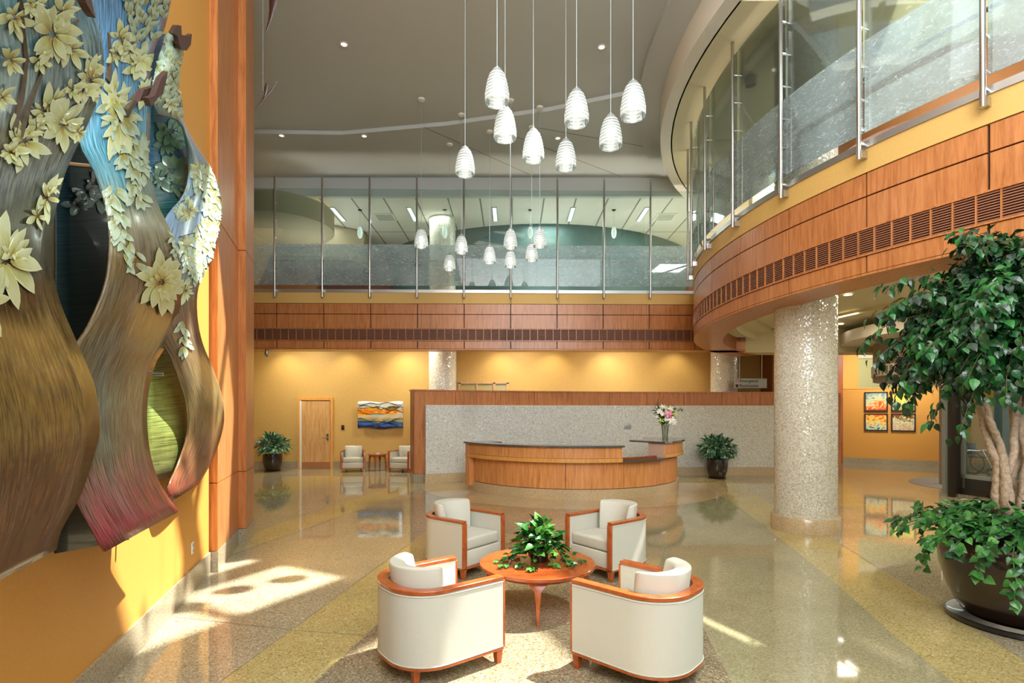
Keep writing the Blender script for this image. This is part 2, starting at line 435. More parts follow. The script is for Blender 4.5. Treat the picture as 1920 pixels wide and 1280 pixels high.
inlay('floor_inlay', [(-8.4, 12.0), (-6.6, 17.2), (-8.2, 17.2), (-9.4, 12.0)], M['t_yellow'])
# band past the column
inlay('floor_inlay', [(2.26, 0), (3.01, 3.7), (3.16, 4.51), (3.47, 5.77), (4.0, 8.4), (5.07, 14.9), (5.9, 14.9), (4.57, 7.56), (4.03, 4.98), (3.8, 4.0), (2.96, 0)], M['t_yellow'])
inlay('floor_inlay', [(0.95, 7.4), (1.8, 5.8), (1.5, 3.7), (0.95, 0), (2.26, 0), (3.01, 3.7), (3.16, 4.51), (3.47, 5.77), (4.0, 8.4), (5.07, 14.9), (3.9, 14.9), (4.2, 12.0), (2.6, 9.6), (1.2, 9.4)], M['t_grey'], 0.0004)
inlay('floor_inlay', [(6.2, 10.5), (9.8, 18.5), (11.0, 18.5), (6.9, 10.5)], M['t_yellow'])
# light ring around the desk
DC = (1.46, 13.9)
ring = MB(); N = 48
for i in range(N):
    a, b = rad(-90 + 180 * i / N), rad(-90 + 180 * (i + 1) / N)
    q = [(DC[0] + r * sin(t), DC[1] - r * cos(t), 0.0016) for r, t in ((2.6, a), (3.75, a), (3.75, b), (2.6, b))]
    ring.add(q, [(0, 1, 2, 3)])
ring.build('floor_inlay', M['t_beige'], fl)
def strip(p, q, w=0.006):
    p, q = Vector(p), Vector(q); n = (q - p).normalized(); n = Vector((-n.y, n.x)) * w / 2
    mb = MB(); mb.add([(v.x, v.y, 0.0022) for v in (p - n, q - n, q + n, p + n)], [(0, 1, 2, 3)])
    mb.build('floor_divider', M['t_line'], fl)
strip((lin(A0, A1, 0), 0), (lin(A0, A1, 10.5), 10.5)); strip((5.07, 14.9), (4.0, 8.4)); strip((4.57, 7.56), (3.8, 4.0)); strip((3.8, 4.0), (2.96, 0))
strip((-3.2, 4.9), (-1.87, 4.57)); strip((-1.87, 4.57), (-0.9, 4.4))
strip((lin(C0, C1, 5), 5), (lin(C0, C1, 14.6), 14.6), 0.006)

# ------------------------------------------------------------------ wall on the sculpture side
WU = Vector((-0.275, 0.9615)); WN = Vector((0.9615, 0.275)); WP = Vector((-2.75, 3.68))
def wp(d, off=0.0):   # point of the wall line at depth d, moved into the room by off
    X = -2.75 - 0.286 * (d - 3.68)
    return (X + WN.x * off, d + WN.y * off)
w = MB().prism([wp(-2), wp(6.21), wp(6.21, -0.35), wp(-2, -0.35)], 0, 8.7).build('wall_left', M['orange']); struct(w)
bs = MB().prism([wp(-2, 0.02), wp(6.19, 0.02), wp(6.19, 0.0005), wp(-2, 0.0005)], 0, 0.235).build('baseboard_left', M['stone']); struct(bs)
P1 = [(-3.47, 6.212), (-3.38, 6.212), (-3.755, 7.415), (-4.15, 7.415), (-3.8, 6.212)]
P2 = [(-4.1, 7.417), (-3.65, 7.417), (-3.875, 8.12), (-4.6, 8.12)]
def grow(p, e):
    c = Vector((sum(a for a, b in p) / len(p), sum(b for a, b in p) / len(p)))
    return [((Vector(q) - c) * (1 + e) + c)[:] for q in p]
for k, (pp, nm) in enumerate(((P1, 'trim_1'), (P2, 'trim_2'))):
    o = MB().prism(grow(pp, -0.03), 0, 8.7).build(nm, M['cherry_dark']); struct(o)
    zs = [0.235, 1.02, 4.05, 8.68]
    for i in range(3):
        MB().prism(pp, zs[i] + 0.006, zs[i + 1] - 0.006).build('wood_panel', M['cherry'], o)
    MB().prism(grow(pp, 0.03), 0, 0.235).build('stone_base', M['stone'], o)
struct(MB().prism([(-4.6, 8.12), (-4.6, 8.0), (-9.6, 8.0), (-9.6, 8.12)], 0, 8.7).build('wall_return', M['yellow']))
struct(MB().box((-9.6, 13, 4.35), (0.2, 10, 8.7)).build('wall_far_side', M['yellow']))
o = MB(); pl = (362, 1027)
def raywall(px, py, w=0.0):
    d = Vector(((px - PX0) / F, 1, (HZ - py) / F))
    n = Vector((WN.x, WN.y, 0)); p0 = Vector((WP.x, WP.y, 0))
    t = (n.dot(p0) + w) / n.dot(d)
    return Vector((0, 0, CH)) + d * t
q = raywall(361, 1027, 0.006)
wa = math.atan2(WU.y, WU.x)
ot = thing('wall_outlet', 'small pale power outlet low on the orange wall beneath the sculpture', 'outlet', q, wa)
MB().box((0, 0, 0), (0.075, 0.008, 0.12)).build('cover_plate', M['white_plastic'], ot, bevel=0.003)
for s in (-1, 1): MB().box((0, -0.005, 0.028 * s), (0.035, 0.006, 0.032)).build('socket', M['greymetal'], ot)

# ------------------------------------------------------------------ ceilings
struct(MB().box((0.0, 12.0 + 0.3, 8.5), (20, 7.5 - 0.1, 0.2)).build('ceiling', M['ceil']))       # z 8.4, y 8.6..16
# lower ceiling tray: far part, its edge is a slow curve
edge = [(-9.5, 12.75), (-7.5, 12.72), (-5.9, 12.6), (-3.96, 12.66), (-1.48, 12.25), (0.83, 11.65), (3.23, 10.73), (5.2, 9.7)]
tray = MB().prism(edge + [(8, 9.0), (8, 14.98), (-9.5, 14.98)], 8.31, 8.399).build('ceiling_tray', M['ceil']); struct(tray)
struct(MB().box((0, 15.05, 8.1), (19, 0.14, 0.62)).build('ceiling_header', M['ceil']))
# joints in the tray
def rod(p, q, r=0.004):
    return MB().tube([p, q], r, 4)
jb = MB()
for a, b in (((-2.0, 11.42), (0.6, 14.9)), ((-0.1, 11.7), (3.0, 14.9)), ((0.6, 11.45), (4.4, 13.6))):
    jb.tube([(a[0], a[1] + 0.9, 8.309), (b[0], b[1], 8.309)], 0.005, 4)
jb.build('ceiling_joint', M['grilleback'], tray)
# added roof, out of view: invented openings shape the sun patches
roofm = plain('roof_white', srgb(214, 206, 190), 0.7)
SUN = Vector((-0.52, -0.22, -1.0))
ZR = 8.5
YA = Vector((0.463, 0.887)); XA = Vector((0.887, -0.463))
def rectcells(x0, x1, y0, y1, holes):
    xs = sorted({x0, x1} | {h[0] for h in holes} | {h[1] for h in holes}); ys = sorted({y0, y1} | {h[2] for h in holes} | {h[3] for h in holes})
    mb = MB()
    for i in range(len(xs) - 1):
        for j in range(len(ys) - 1):
            cx, cy = (xs[i] + xs[i + 1]) / 2, (ys[j] + ys[j + 1]) / 2
            if any(h[0] < cx < h[1] and h[2] < cy < h[3] for h in holes): continue
            c = XA * cx + YA * cy
            mb.box((c.x, c.y, ZR + 0.12), (xs[i + 1] - xs[i], ys[j + 1] - ys[j], 0.16), math.atan2(XA.y, XA.x))
    return mb
off = Vector((-SUN.x * ZR, -SUN.y * ZR)); ox, oy = off.dot(XA), off.dot(YA)
# made-up openings, sized by the rectangles of floor they light (in rotated axes)
holes = [(a + ox, b + ox, c + oy, d + oy) for a, b, c, d in ((-5.4, -4.39, 1.6, 3.11), (-5.4, -4.39, 3.23, 4.53), (-7.2, -5.8, 1.6, 3.11), (-7.2, -5.8, 3.23, 4.53), (-2.95, -0.2, 2.9, 6.3))]
rf = rectcells(-11, 16, -9, 18, holes).build('roof', roofm); struct(rf)
# ring bulkhead above the curved balcony and the upper floor ceiling behind it
bulk = Arc(ARC_C, 9.42)
b_a0, b_a1 = -172 * 9.42 * PI / 180, (-180 - 43) * 9.42 * PI / 180
bk = MB().along(bulk, -169 * 9.42 * PI / 180, b_a1, -0.25, 0, 7.77, 8.40, 0.2).build('ceiling_bulkhead', M['white'], smooth=True); struct(bk)
step = Arc(ARC_C, 9.9)
st = MB().along(step, -168 * 9.9 * PI / 180, (-180 - 38) * 9.9 * PI / 180, -0.6, 0, 8.28, 8.399, 0.2).build('ceiling_step', M['ceil'], smooth=True); struct(st)
def arcpoly(c, r, a0, a1, n=24):
    return [(c[0] + r * cos(rad(a0 + (a1 - a0) * i / n)), c[1] + r * sin(rad(a0 + (a1 - a0) * i / n))) for i in range(n + 1)]
up2 = arcpoly(ARC_C, 9.2, -170, -223)
struct(MB().prism(up2 + [(15.5, 15.8), (15.5, up2[0][1])], 7.77, 7.95).build('ceiling_upper', M['cream']))
# acoustic tile ceiling past the far balcony
m, nt, b = mat('acoustic_tile')
tc = node(nt, 'ShaderNodeTexCoord'); br = node(nt, 'ShaderNodeTexBrick', Scale=1.0); br.offset = 0.0
br.inputs['Color1'].default_value = srgb(220, 216, 208); br.inputs['Color2'].default_value = srgb(214, 211, 204); br.inputs['Mortar'].default_value = srgb(120, 116, 110)
br.inputs['Mortar Size'].default_value = 0.022; br.inputs['Brick Width'].default_value = 0.9; br.inputs['Row Height'].default_value = 3.6
nt.links.new(tc.outputs['Object'], br.inputs['Vector']); nt.links.new(br.outputs['Color'], b.inputs['Base Color']); b.inputs['Roughness'].default_value = 0.8
M['tile'] = m
struct(MB().box((0, 18.1, 7.87), (19, 6.0, 0.14)).build('ceiling_tile', M['tile']))

# ------------------------------------------------------------------ balcony slabs and fascias
slab = MB().prism([(-9.5, BK0 - 0.19 + 0.5), (8.5, BK0 + 0.17 + 0.5), (8.5, 21), (-9.5, 21)], 4.12, 4.94).build('balcony_slab', M['cream']); struct(slab)
sp = arcpoly(ARC_C, ARC_R - 0.45, -110, -222)
struct(MB().prism(sp + [(15.5, sp[-1][1]), (15.5, sp[0][1])], 4.12, 4.94).build('balcony_slab_curved', M['cream']))
struct(MB().prism([(8.5, 15.3), (19, 15.3), (19, 21), (8.5, 21)], 4.12, 4.9).build('ceiling_lobby', M['cream']))

def fascia(P, s_a, s_b, joints, nm, inner=-0.5):
    core = MB().along(P, s_a, s_b, inner, -0.03, Z_LOW + 0.03, Z_YT, 0.2).build(nm, M['grilleback'], smooth=True); struct(core)
    MB().along(P, s_a, s_b, inner - 0.0, 0.0, Z_LOW, Z_LOW + 0.028, 0.2).build('soffit_board', M['cherry'], core, smooth=True)
    MB().along(P, s_a, s_b, inner - 0.01, inner - 0.001, Z_LOW + 0.03, 4.12, 0.2).build('inner_face', M['cherry_dark'], core, smooth=True)
    MB().along(P, s_a, s_b, -0.029, 0.012, Z_WT + 0.01, Z_YT, 0.2).build('yellow_band', M['yellowband'], core, smooth=True)
    MB().along(P, s_a, s_b, -0.20, 0.03, Z_YT, Z_ST, 0.2).build('metal_edge', M['alum'], core, smooth=True)
    js = sorted([s_a] + [j for j in joints if s_a < j < s_b] + [s_b])
    MB().along(P, s_a, s_b, -0.029, 0.018, Z_G0 - 0.02, Z_G0, 0.2).along(P, s_a, s_b, -0.029, 0.018, Z_G1, Z_G1 + 0.02, 0.2).build('grille_rail', M['cherry'], core, smooth=True)
    for a, b in zip(js[:-1], js[1:]):
        g = 0.012
        for z0, z1 in ((Z_LOW + 0.034, Z_G0 - 0.026), (Z_G1 + 0.026, Z_SEAM - 0.009), (Z_SEAM + 0.009, Z_WT)):
            MB().along(P, a + g, b - g, -0.029, 0.0, z0, z1, 0.2).build('wood_panel', M['cherry'], core, smooth=True)
        mb = MB()
        nsl = 11
        for k in range(nsl):
            z = Z_G0 + (k + 0.5) * (Z_G1 - Z_G0) / nsl
            mb.along(P, a, b, -0.02, 0.004, z - 0.006, z + 0.006, 0.3)
        mb.build('grille', M['grille'], core)
        gb = MB()
        nd = max(1, round((b - a) / 0.2))
        for k in range(nd):
            q = a + (b - a) * (k + 0.5) / nd
            gb.along(P, q - 0.007, q + 0.007, -0.02, 0.012, Z_G0, Z_G1, 1)
        gb.build('grille_frame', M['cherry'], core)
    return core
bposts = [back_s(-0.035 + 1.22 * (i - 5)) for i in range(-2, 10)]
fascia(backline, back_s(-9.4), back_s(6.2), bposts, 'balcony_fascia')
cposts = [a * DEG for a in joint_angles]
fascia(curve, -104 * DEG, -222 * DEG if False else -222 * DEG, cposts, 'balcony_fascia_curved') if False else None
class Rev:
    def __init__(s, P): s.P = P; s.curved = True
    def __call__(s, q): return s.P(-q)
rcurve = Rev(curve)
rposts = [-x for x in cposts]
fascia(rcurve, 104 * DEG, 229 * DEG, rposts, 'balcony_fascia_curved', inner=-0.62)
# stepped cream cornice inside the curved balcony
cor = MB().along(rcurve, 140 * DEG, 224 * DEG, -1.25, -0.632, 3.98, 4.119, 0.2).along(rcurve, 140 * DEG, 224 * DEG, -0.9, -0.632, 3.80, 3.98, 0.2)
struct(cor.build('ceiling_cornice', M['cream'], smooth=True))

struct(MB().box((9.3, 15.25, 3.79), (6.2, 0.7, 0.66)).build('ceiling_beam', M['cream']))
# railing posts and glass
def post_parts(t):
    MB().lathe([(0.0, 4.79), (0.024, 4.792), (0.026, 4.80), (0.026, 7.90), (0.022, 7.91), (0.0, 7.912)], 14, cap=False).build('pole', M['steel'], t, smooth=True)
    MB().box((0, -0.07, 4.86), (0.05, 0.09, 0.09)).build('bracket', M['steel'], t)
    MB().tube([(0, -0.02, 4.98), (0, -0.095, 4.98)], 0.02, 8).build('bracket_arm', M['steel'], t)
    for z in (5.16, 5.50, 5.90, 6.35, 6.80, 7.24):
        MB().tube([(0, -0.02, z), (0, -0.076, z)], 0.016, 8).build('glass_clamp', M['steel'], t)
    return t
ordn = ['first', 'second', 'third', 'fourth', 'fifth', 'sixth', 'seventh', 'eighth', 'ninth', 'tenth', 'eleventh', 'twelfth', 'thirteenth']
proto = None
def place_post(P, q, label, group):
    global proto
    p, n = P(q)
    loc = (p[0] + n[0] * 0.125, p[1] + n[1] * 0.125, 0); rz = math.atan2(n[1], n[0]) - PI / 2
    if proto is None:
        proto = post_parts(thing('railing_post', label, 'post', loc, rz, group)); return proto
    return dup(proto, loc, rz, label, group)
def pane_z(P, a, b, z0, z1, nm, m, parent):
    return MB().along(P, a + 0.012, b - 0.012, 0.036, 0.048, z0, z1, 0.2).build(nm, m, parent, smooth=True)
def glass_bay(P, a, b, label, group):
    p, n = P((a + b) / 2)
    t = thing('glass_screen', label, 'glass panel', (0, 0, 0), 0, group)
    pane_z(P, a, b, 5.12, 6.19, 'etched_pane', M['etched'], t)
    pane_z(P, a, b, 6.20, 7.63, 'clear_pane', M['clearglass'], t)
    return t
k = 0
vis = [s for s in bposts[2:]]
gB = 'steel posts of the straight balcony across the hall'
for i, s in enumerate(vis):
    place_post(backline, s, 'tall steel post on the straight balcony, %s from the sculpture wall' % ordn[i], gB)
gG = 'glass screens of the straight balcony'
for i in range(1, len(bposts) - 1):
    glass_bay(backline, bposts[i], bposts[i + 1], 'glass screen with etched lower pane on the straight balcony, %s bay from the sculpture wall' % ordn[i - 1], gG)
gC = 'steel posts of the curved balcony'
names_c = {}
j = 0
for i, a in enumerate(joint_angles):
    if a > -150 + 6 or a < -214: continue
    place_post(curve, a * DEG, 'steel post on the curved balcony, %s counting from the nearer end' % ordn[j], gC); j += 1
j = 0
for i in range(len(joint_angles) - 1):
    if joint_angles[i] > -135 or joint_angles[i + 1] < -214: continue
    glass_bay(rcurve, rposts[i], rposts[i + 1], 'curved glass screen with scratched etching, %s bay from the nearer end of the balcony' % ordn[j], 'glass screens of the curved balcony'); j += 1
hr = MB().tube([(*(curve(a * DEG)[0] - curve(a * DEG)[1] * 0.12), 5.86) for a in range(-128, -217, -2)], 0.024, 8).build('handrail', M['redbrown'], smooth=True)
tag(hr, 'wooden handrail running behind the curved balcony glass', 'handrail')
p0, p1 = backline(back_s(-7.5))[0], backline(back_s(5.6))[0]
hr = MB().tube([(p0[0], p0[1] + 0.12, 5.80), (p1[0], p1[1] + 0.12, 5.80)], 0.022, 8).build('handrail', M['redbrown'], smooth=True)
tag(hr, 'wooden handrail running behind the straight balcony glass', 'handrail')

# ------------------------------------------------------------------ columns
def column(x, y, r, z0, z1, label, base=True):
    t = thing('mosaic_column', label, 'column', (x, y, z0))
    MB().lathe([(r, 0.0 if not base else 0.2), (r, z1 - z0)], 64, cap=False, uvr=r).build('shaft', M['mosaic'], t, smooth=True)
    if base:
        MB().lathe([(r + 0.05, 0), (r + 0.05, 0.21), (r + 0.04, 0.225), (r - 0.01, 0.225)], 64, cap=False).build('plinth', M['stonewarm'], t, smooth=True)
    return t
column(4.62, 8.52, 0.445, 0, 4.12, 'thick shimmering mosaic column under the curved balcony, nearest the tall tree')
column(-2.15, 16.75, 0.425, 0, 4.12, 'mosaic column behind the reception wall under the straight balcony')
column(6.57, 16.75, 0.40, 0, 4.12, 'mosaic column partly hiding the directional sign')
column(4.62, 8.52, 0.445, 5.02, 7.77, 'upper floor mosaic column behind the curved balcony glass', False)
column(-2.15, 16.75, 0.40, 4.95, 7.80, 'upper floor mosaic column behind the straight balcony glass', False)

# ------------------------------------------------------------------ ground floor rear walls
struct(MB().box((-0.6, 17.4, 2.06), (18.2, 0.2, 4.12)).build('wall_back', M['yellow']))
struct(MB().box((-5.9, 17.28, 0.12), (7.4, 0.04, 0.24)).build('baseboard_back', M['stone']))
struct(MB().box((8.3, 16.9, 2.06), (0.7, 0.8, 4.12)).build('wall_pier', M['brownwall']))
# oak door
def wx(px): return (px - PX0) / F * 17.3
dx0, dx1 = wx(564), wx(621)
dt = thing('oak_door', 'plain oak door with pale steel jamb in the yellow wall', 'door', ((dx0 + dx1) / 2, 17.28, 0))
W_ = dx1 - dx0
MB().box((0, 0.0, 1.09), (W_ - 0.03, 0.05, 2.14)).build('door_leaf', M['oak'], dt)
fr = MB(); fr.box((-W_ / 2 - 0.035, 0, 1.14), (0.07, 0.09, 2.28)).box((W_ / 2 + 0.035, 0, 1.14), (0.07, 0.09, 2.28)).box((0, 0, 2.235), (W_ - 0.002, 0.088, 0.09))
fr.build('door_frame', M['band'], dt)
MB().box((-W_ / 2 + 0.02, -0.04, 1.09), (0.06, 0.02, 2.17)).build('jamb_strip', M['white'], dt)
MB().box((0, -0.03, 0.12), (W_ - 0.04, 0.012, 0.2)).build('kick_plate', M['brownwall'], dt)
hd = MB(); hd.tube([(W_ / 2 - 0.1, -0.03, 1.0), (W_ / 2 - 0.1, -0.09, 1.0), (W_ / 2 - 0.26, -0.09, 0.99)], 0.014, 8).box((W_ / 2 - 0.1, -0.035, 1.02), (0.06, 0.02, 0.2))
hd.build('handle', M['steel'], dt)
# oak framed window high behind the screen
wn = thing('interior_window', 'oak framed interior window showing above the reception wall', 'window', (wx(907), 17.27, 2.35))
f = MB(); ww, hh = wx(952) - wx(862), 0.8
for x in (-ww / 2, ww / 2, ww * 0.22): f.box((x, 0, 0), (0.07, 0.07, hh))
f.box((0, 0, hh / 2), (ww + 0.07, 0.07, 0.07)).box((0, 0, -hh / 2), (ww + 0.07, 0.07, 0.07)).box((-ww * 0.14, 0, 0), (0.04, 0.05, hh))
f.build('window_frame', M['oak'], wn)
MB().box((0, 0.015, 0), (ww, 0.01, hh)).build('pane', plain('frosted_interior_pane', srgb(176, 160, 96), 0.2), wn)
# camera dome
q = atd(489, 661, 13.95)
cdm = thing('security_camera', 'small silver dome camera below the straight balcony soffit', 'camera', (q.x, 14.3, 3.45))
MB().lathe([(0.05, 0), (0.05, -0.05), (0.065, -0.06), (0.065, -0.11), (0.04, -0.15), (0, -0.16)], 20, cap=False).build('housing', M['steel'], cdm, smooth=True)
MB().lathe([(0.03, -0.151), (0.0, -0.175)], 12, cap=False).build('lens', M['black'], cdm, smooth=True)
# card reader
cr = thing('card_reader', 'small black card reader beside the oak door', 'switch', (wx(643), 17.285, 1.32))
MB().box((0, 0, 0), (0.09, 0.03, 0.15)).build('housing', M['black'], cr, bevel=0.006)
MB().box((0, -0.017, 0.02), (0.02, 0.006, 0.02)).build('indicator', plain('reader_red', srgb(150, 60, 70), 0.4), cr)

# fused glass wall art
def artmat(name, stops, scale=(1, 1, 1), seed=0.0, nscale=2.0, dist=1.5, axis=2, lo=0, hi=1, wob=0.3, rough=0.08):
    m, nt, b = mat(name); L = nt.links.new
    tc = node(nt, 'ShaderNodeTexCoord'); mp = node(nt, 'ShaderNodeMapping'); mp.inputs['Scale'].default_value = scale; mp.inputs['Location'].default_value = (seed, seed * 0.7, seed * 1.3)
    L(tc.outputs['Object'], mp.inputs['Vector'])
    n = node(nt, 'ShaderNodeTexNoise', Scale=nscale, Detail=4.0, Distortion=dist); L(mp.outputs[0], n.inputs['Vector'])
    sx = node(nt, 'ShaderNodeSeparateXYZ'); L(tc.outputs['Object'], sx.inputs[0])
    mr = node(nt, 'ShaderNodeMapRange'); mr.inputs[1].default_value = lo; mr.inputs[2].default_value = hi; L(sx.outputs[axis], mr.inputs[0])
    s_ = node(nt, 'ShaderNodeMath', operation='SUBTRACT'); s_.inputs[1].default_value = 0.5; L(n.outputs['Fac'], s_.inputs[0])
    ma = node(nt, 'ShaderNodeMath', operation='MULTIPLY_ADD'); ma.inputs[1].default_value = wob * 2; L(s_.outputs[0], ma.inputs[0]); L(mr.outputs[0], ma.inputs[2])
    r = ramp(nt, stops); L(ma.outputs[0], r.inputs['Fac']); L(r.outputs['Color'], b.inputs['Base Color'])
    b.inputs['Roughness'].default_value = rough; b.inputs['Coat Weight'].default_value = 0.5
    return m
AW, AH = wx(757) - wx(673), 0.84
art = thing('glass_wall_art', 'wavy fused glass art with orange, yellow and blue bands above the cream armchairs', 'artwork', (wx(715), 17.23, 1.72))
am = artmat('fused_glass', [(0.0, srgb(20, 34, 80)), (0.14, srgb(60, 110, 190)), (0.22, srgb(30, 44, 50)), (0.30, srgb(120, 140, 130)), (0.42, srgb(214, 170, 70)), (0.47, srgb(180, 190, 190)), (0.55, srgb(238, 190, 60)), (0.62, srgb(222, 96, 20)), (0.68, srgb(240, 170, 50)), (0.72, srgb(40, 36, 30)), (0.78, srgb(224, 226, 214)), (0.88, srgb(200, 206, 196)), (1.0, srgb(236, 238, 230))], scale=(1.2, 1, 3.5), nscale=1.3, lo=-AH / 2, hi=AH / 2, wob=0.28)
mb = MB(); NN = 40; vs = []; fs = []
for j in range(13):
    for i in range(NN + 1):
        u, v = i / NN, j / 12
        wv = 0.018 * sin(u * 15.5 + 1)
        zz = -AH / 2 + AH * v + (0.02 * sin(u * 9) if j in (0, 12) else 0)
        vs.append(((u - 0.5) * AW, -0.05 - wv, zz))
for j in range(12):
    for i in range(NN): fs.append((j * (NN + 1) + i, j * (NN + 1) + i + 1, (j + 1) * (NN + 1) + i + 1, (j + 1) * (NN + 1) + i))
mb.add(vs, fs).build('glass_sheet', am, art, smooth=True, fix=False, solid=0.014)
lb = MB()
for zc, ph, am_ in ((0.24, 0.0, 0.05), (0.08, 2.0, 0.06), (-0.18, 1.0, 0.05), (-0.30, 3.4, 0.035), (0.36, 4.0, 0.02)):
    pts = []
    for i in range(31):
        u = i / 30
        pts.append(((u - 0.5) * AW * 0.98, -0.064 - 0.018 * sin(u * 15.5 + 1), zc + am_ * sin(u * 7 + ph) + 0.03 * sin(u * 15 + ph)))
    lb.tube(pts, [0.004 + 0.006 * abs(sin(i * 0.4 + ph)) for i in range(31)], 5)
lb.build('dark_line_work', M['black'], art)
for x in (-0.5, 0.5):
    MB().tube([(x, 0.04, 0), (x, -0.03, 0)], 0.02, 8).build('wall_mount', M['steel'], art)

# ------------------------------------------------------------------ reception screen
scr = Arc((6.2, -5.45), 21.0, -1)      # normal towards the viewer
def sa(X): return math.acos(max(-1, min(1, (X - 6.2) / 21.0)))
class Scr:
    curved = True
    def __call__(s, q):      # q = arclength from X=-2.2 going to +X
        a = sa(-2.2) - q / 21.0
        n = Vector((cos(a), sin(a))); return Vector((6.2, -5.45)) + n * 21.0, -n
scrp = Scr()
ml = MB().along(scrp, 0, 11.3, -0.12, 0, 0.235, 1.98, 0.3, uv=True)
sw = thing('mosaic_screen', 'long low curved mosaic wall behind the reception desk', 'wall panel')
ml.build('mosaic_face', M['mosaicwall'], sw, smooth=True)
MB().along(scrp, -0.02, 11.3, -0.12, 0.02, 0, 0.234, 0.3).build('stone_base', M['stonewarm'], sw, smooth=True)
MB().along(scrp, 0, 11.3, -0.12, 0.006, 1.98, 2.0, 0.3).build('top_cap', M['white'], sw, smooth=True)
wwl = thing('wood_screen', 'cherry wood wall rising behind the mosaic screen', 'wall panel')
MB().along(scrp, -0.28, 11.3, -0.5, -0.16, 0.235, 2.36, 0.3).build('core', M['cherry_dark'], wwl, smooth=True)
MB().along(scrp, -0.28, 11.3, -0.5, -0.14, 0, 0.234, 0.3).build('stone_base', M['stone'], wwl, smooth=True)
MB().along(scrp, -0.30, 11.3, -0.52, -0.13, 2.36, 2.40, 0.3).build('top_cap', M['cherry'], wwl, smooth=True)
q = -0.27
while q < 11:
    MB().along(scrp, q + 0.006, q + 1.1 - 0.006, -0.16, -0.14, 0.24, 2.355, 0.3).build('wood_panel', M['cherry'], wwl, smooth=True)
    q += 1.1
def on_screen(px, z, off=0.012):
    for i in range(1200):
        q = i * 0.01; p, n = scrp(q)
        if (p[0] / p[1]) * F + PX0 >= px: return p + n * off, n
p, n = on_screen(1176, 1.4)
sp_ = thing('switch_plate', 'four-gang metal switch plate on the mosaic wall', 'switch', (p[0], p[1], 1.41), math.atan2(n[1], n[0]) + PI / 2)
MB().box((0, 0, 0), (0.21, 0.014, 0.13)).build('cover_plate', M['greymetal'], sp_, bevel=0.003)
for k in range(4): MB().box((-0.07 + k * 0.047, -0.012, 0), (0.02, 0.012, 0.06)).build('toggle', M['steel'], sp_)
p, n = on_screen(857, 0.5)
o2 = thing('wall_outlet', 'small pale outlet low on the mosaic wall next to the desk', 'outlet', (p[0], p[1], 0.62), math.atan2(n[1], n[0]) + PI / 2)
MB().box((0, 0, 0), (0.075, 0.012, 0.12)).build('cover_plate', M['white_plastic'], o2, bevel=0.003)
for s in (-1, 1): MB().box((0, -0.008, 0.028 * s), (0.035, 0.008, 0.03)).build('socket', M['greymetal'], o2)

# direction sign
def textobj(txt, size, m, parent, loc, rx=PI / 2, align='LEFT', ext=0.002, bold=0.0):
    cu = bpy.data.curves.new('lettering', 'FONT'); cu.body = txt; cu.size = size; cu.extrude = ext; cu.align_x = align; cu.offset = bold
    tmp = bpy.data.objects.new('tmp_text', cu); COL.objects.link(tmp)
    dg = bpy.context.evaluated_depsgraph_get()
    me = bpy.data.meshes.new_from_object(tmp.evaluated_get(dg))
    bpy.data.objects.remove(tmp); me.materials.clear(); me.materials.append(m)
    o = bpy.data.objects.new('lettering', me); COL.objects.link(o); o.parent = parent; o.location = loc; o.rotation_euler = (rx, 0, 0)
    return o
d = 15.95
c0 = atd(1378, 709.5, d); c1 = atd(1438, 727.5, d)
sg = thing('direction_sign', 'grey sign listing Emergency and Restrooms beside the mosaic column', 'sign', ((c0.x + c1.x) / 2, d, (c0.z + c1.z) / 2))
SW, SH = c1.x - c0.x, c0.z - c1.z
MB().box((0, 0.02, 0), (SW, 0.04, SH)).build('panel', plain('sign_grey', srgb(176, 182, 180), 0.5), sg, bevel=0.004)
textobj('Emergency', 0.125, M['black'], sg, (-SW / 2 + 0.13, -0.004, 0.035), bold=0.001)
textobj('Restrooms', 0.125, M['black'], sg, (-SW / 2 + 0.13, -0.004, -0.105), bold=0.001)
MB().box((-SW / 2 + 0.06, -0.003, 0.07), (0.085, 0.006, 0.085)).build('symbol', plain('sign_red', srgb(190, 90, 100), 0.5), sg)
MB().box((-SW / 2 + 0.06, -0.003, -0.07), (0.085, 0.006, 0.085)).build('symbol', M['black'], sg)
mb = MB(); mb.box((-SW / 2 + 0.06, -0.008, 0.07), (0.06, 0.006, 0.02)).box((-SW / 2 + 0.06, -0.008, 0.07), (0.02, 0.006, 0.06)); mb.build('cross', M['white_plastic'], sg)
for x in (-SW * 0.35, SW * 0.35): MB().tube([(x, 0.02, SH / 2), (x, 0.02, 3.9 - c0.z)], 0.012, 6).build('hanger', M['steel'], sg)

# ------------------------------------------------------------------ reception desk
def dpt(r, a): return (DC[0] + r * sin(rad(a)), DC[1] - r * cos(rad(a)))
def dring(mb, r0, r1, a0, a1, z0, z1, n=None):
    n = n or max(2, int(abs(a1 - a0) / 3))
    vs = []
    for i in range(n + 1):
        a = a0 + (a1 - a0) * i / n
        for r, z in ((r0, z0), (r1, z0), (r1, z1), (r0, z1)):
            p = dpt(r, a); vs.append((p[0], p[1], z))
    fs = []
    for i in range(n):
        x, y = 4 * i, 4 * i + 4
        for k in range(4): fs.append((x + k, y + k, y + (k + 1) % 4, x + (k + 1) % 4))
    fs += [(3, 2, 1, 0), (4 * n, 4 * n + 1, 4 * n + 2, 4 * n + 3)]
    mb.add(vs, fs); return mb
dk = thing('reception_desk', 'curved cherry wood reception desk with granite tops on a pale stone base', 'desk')
AL, AM, AN, AR = -66, 17.5, 42.5, 88
dring(MB(), 2.45, 2.70, AL, AR, 0, 0.215).build('stone_base', M['stonewarm'], dk, smooth=True)
dring(MB(), 2.50, 2.60, AL + 3, AR, 0.215, 0.86).build('carcass', M['cherry_dark'], dk, smooth=True)
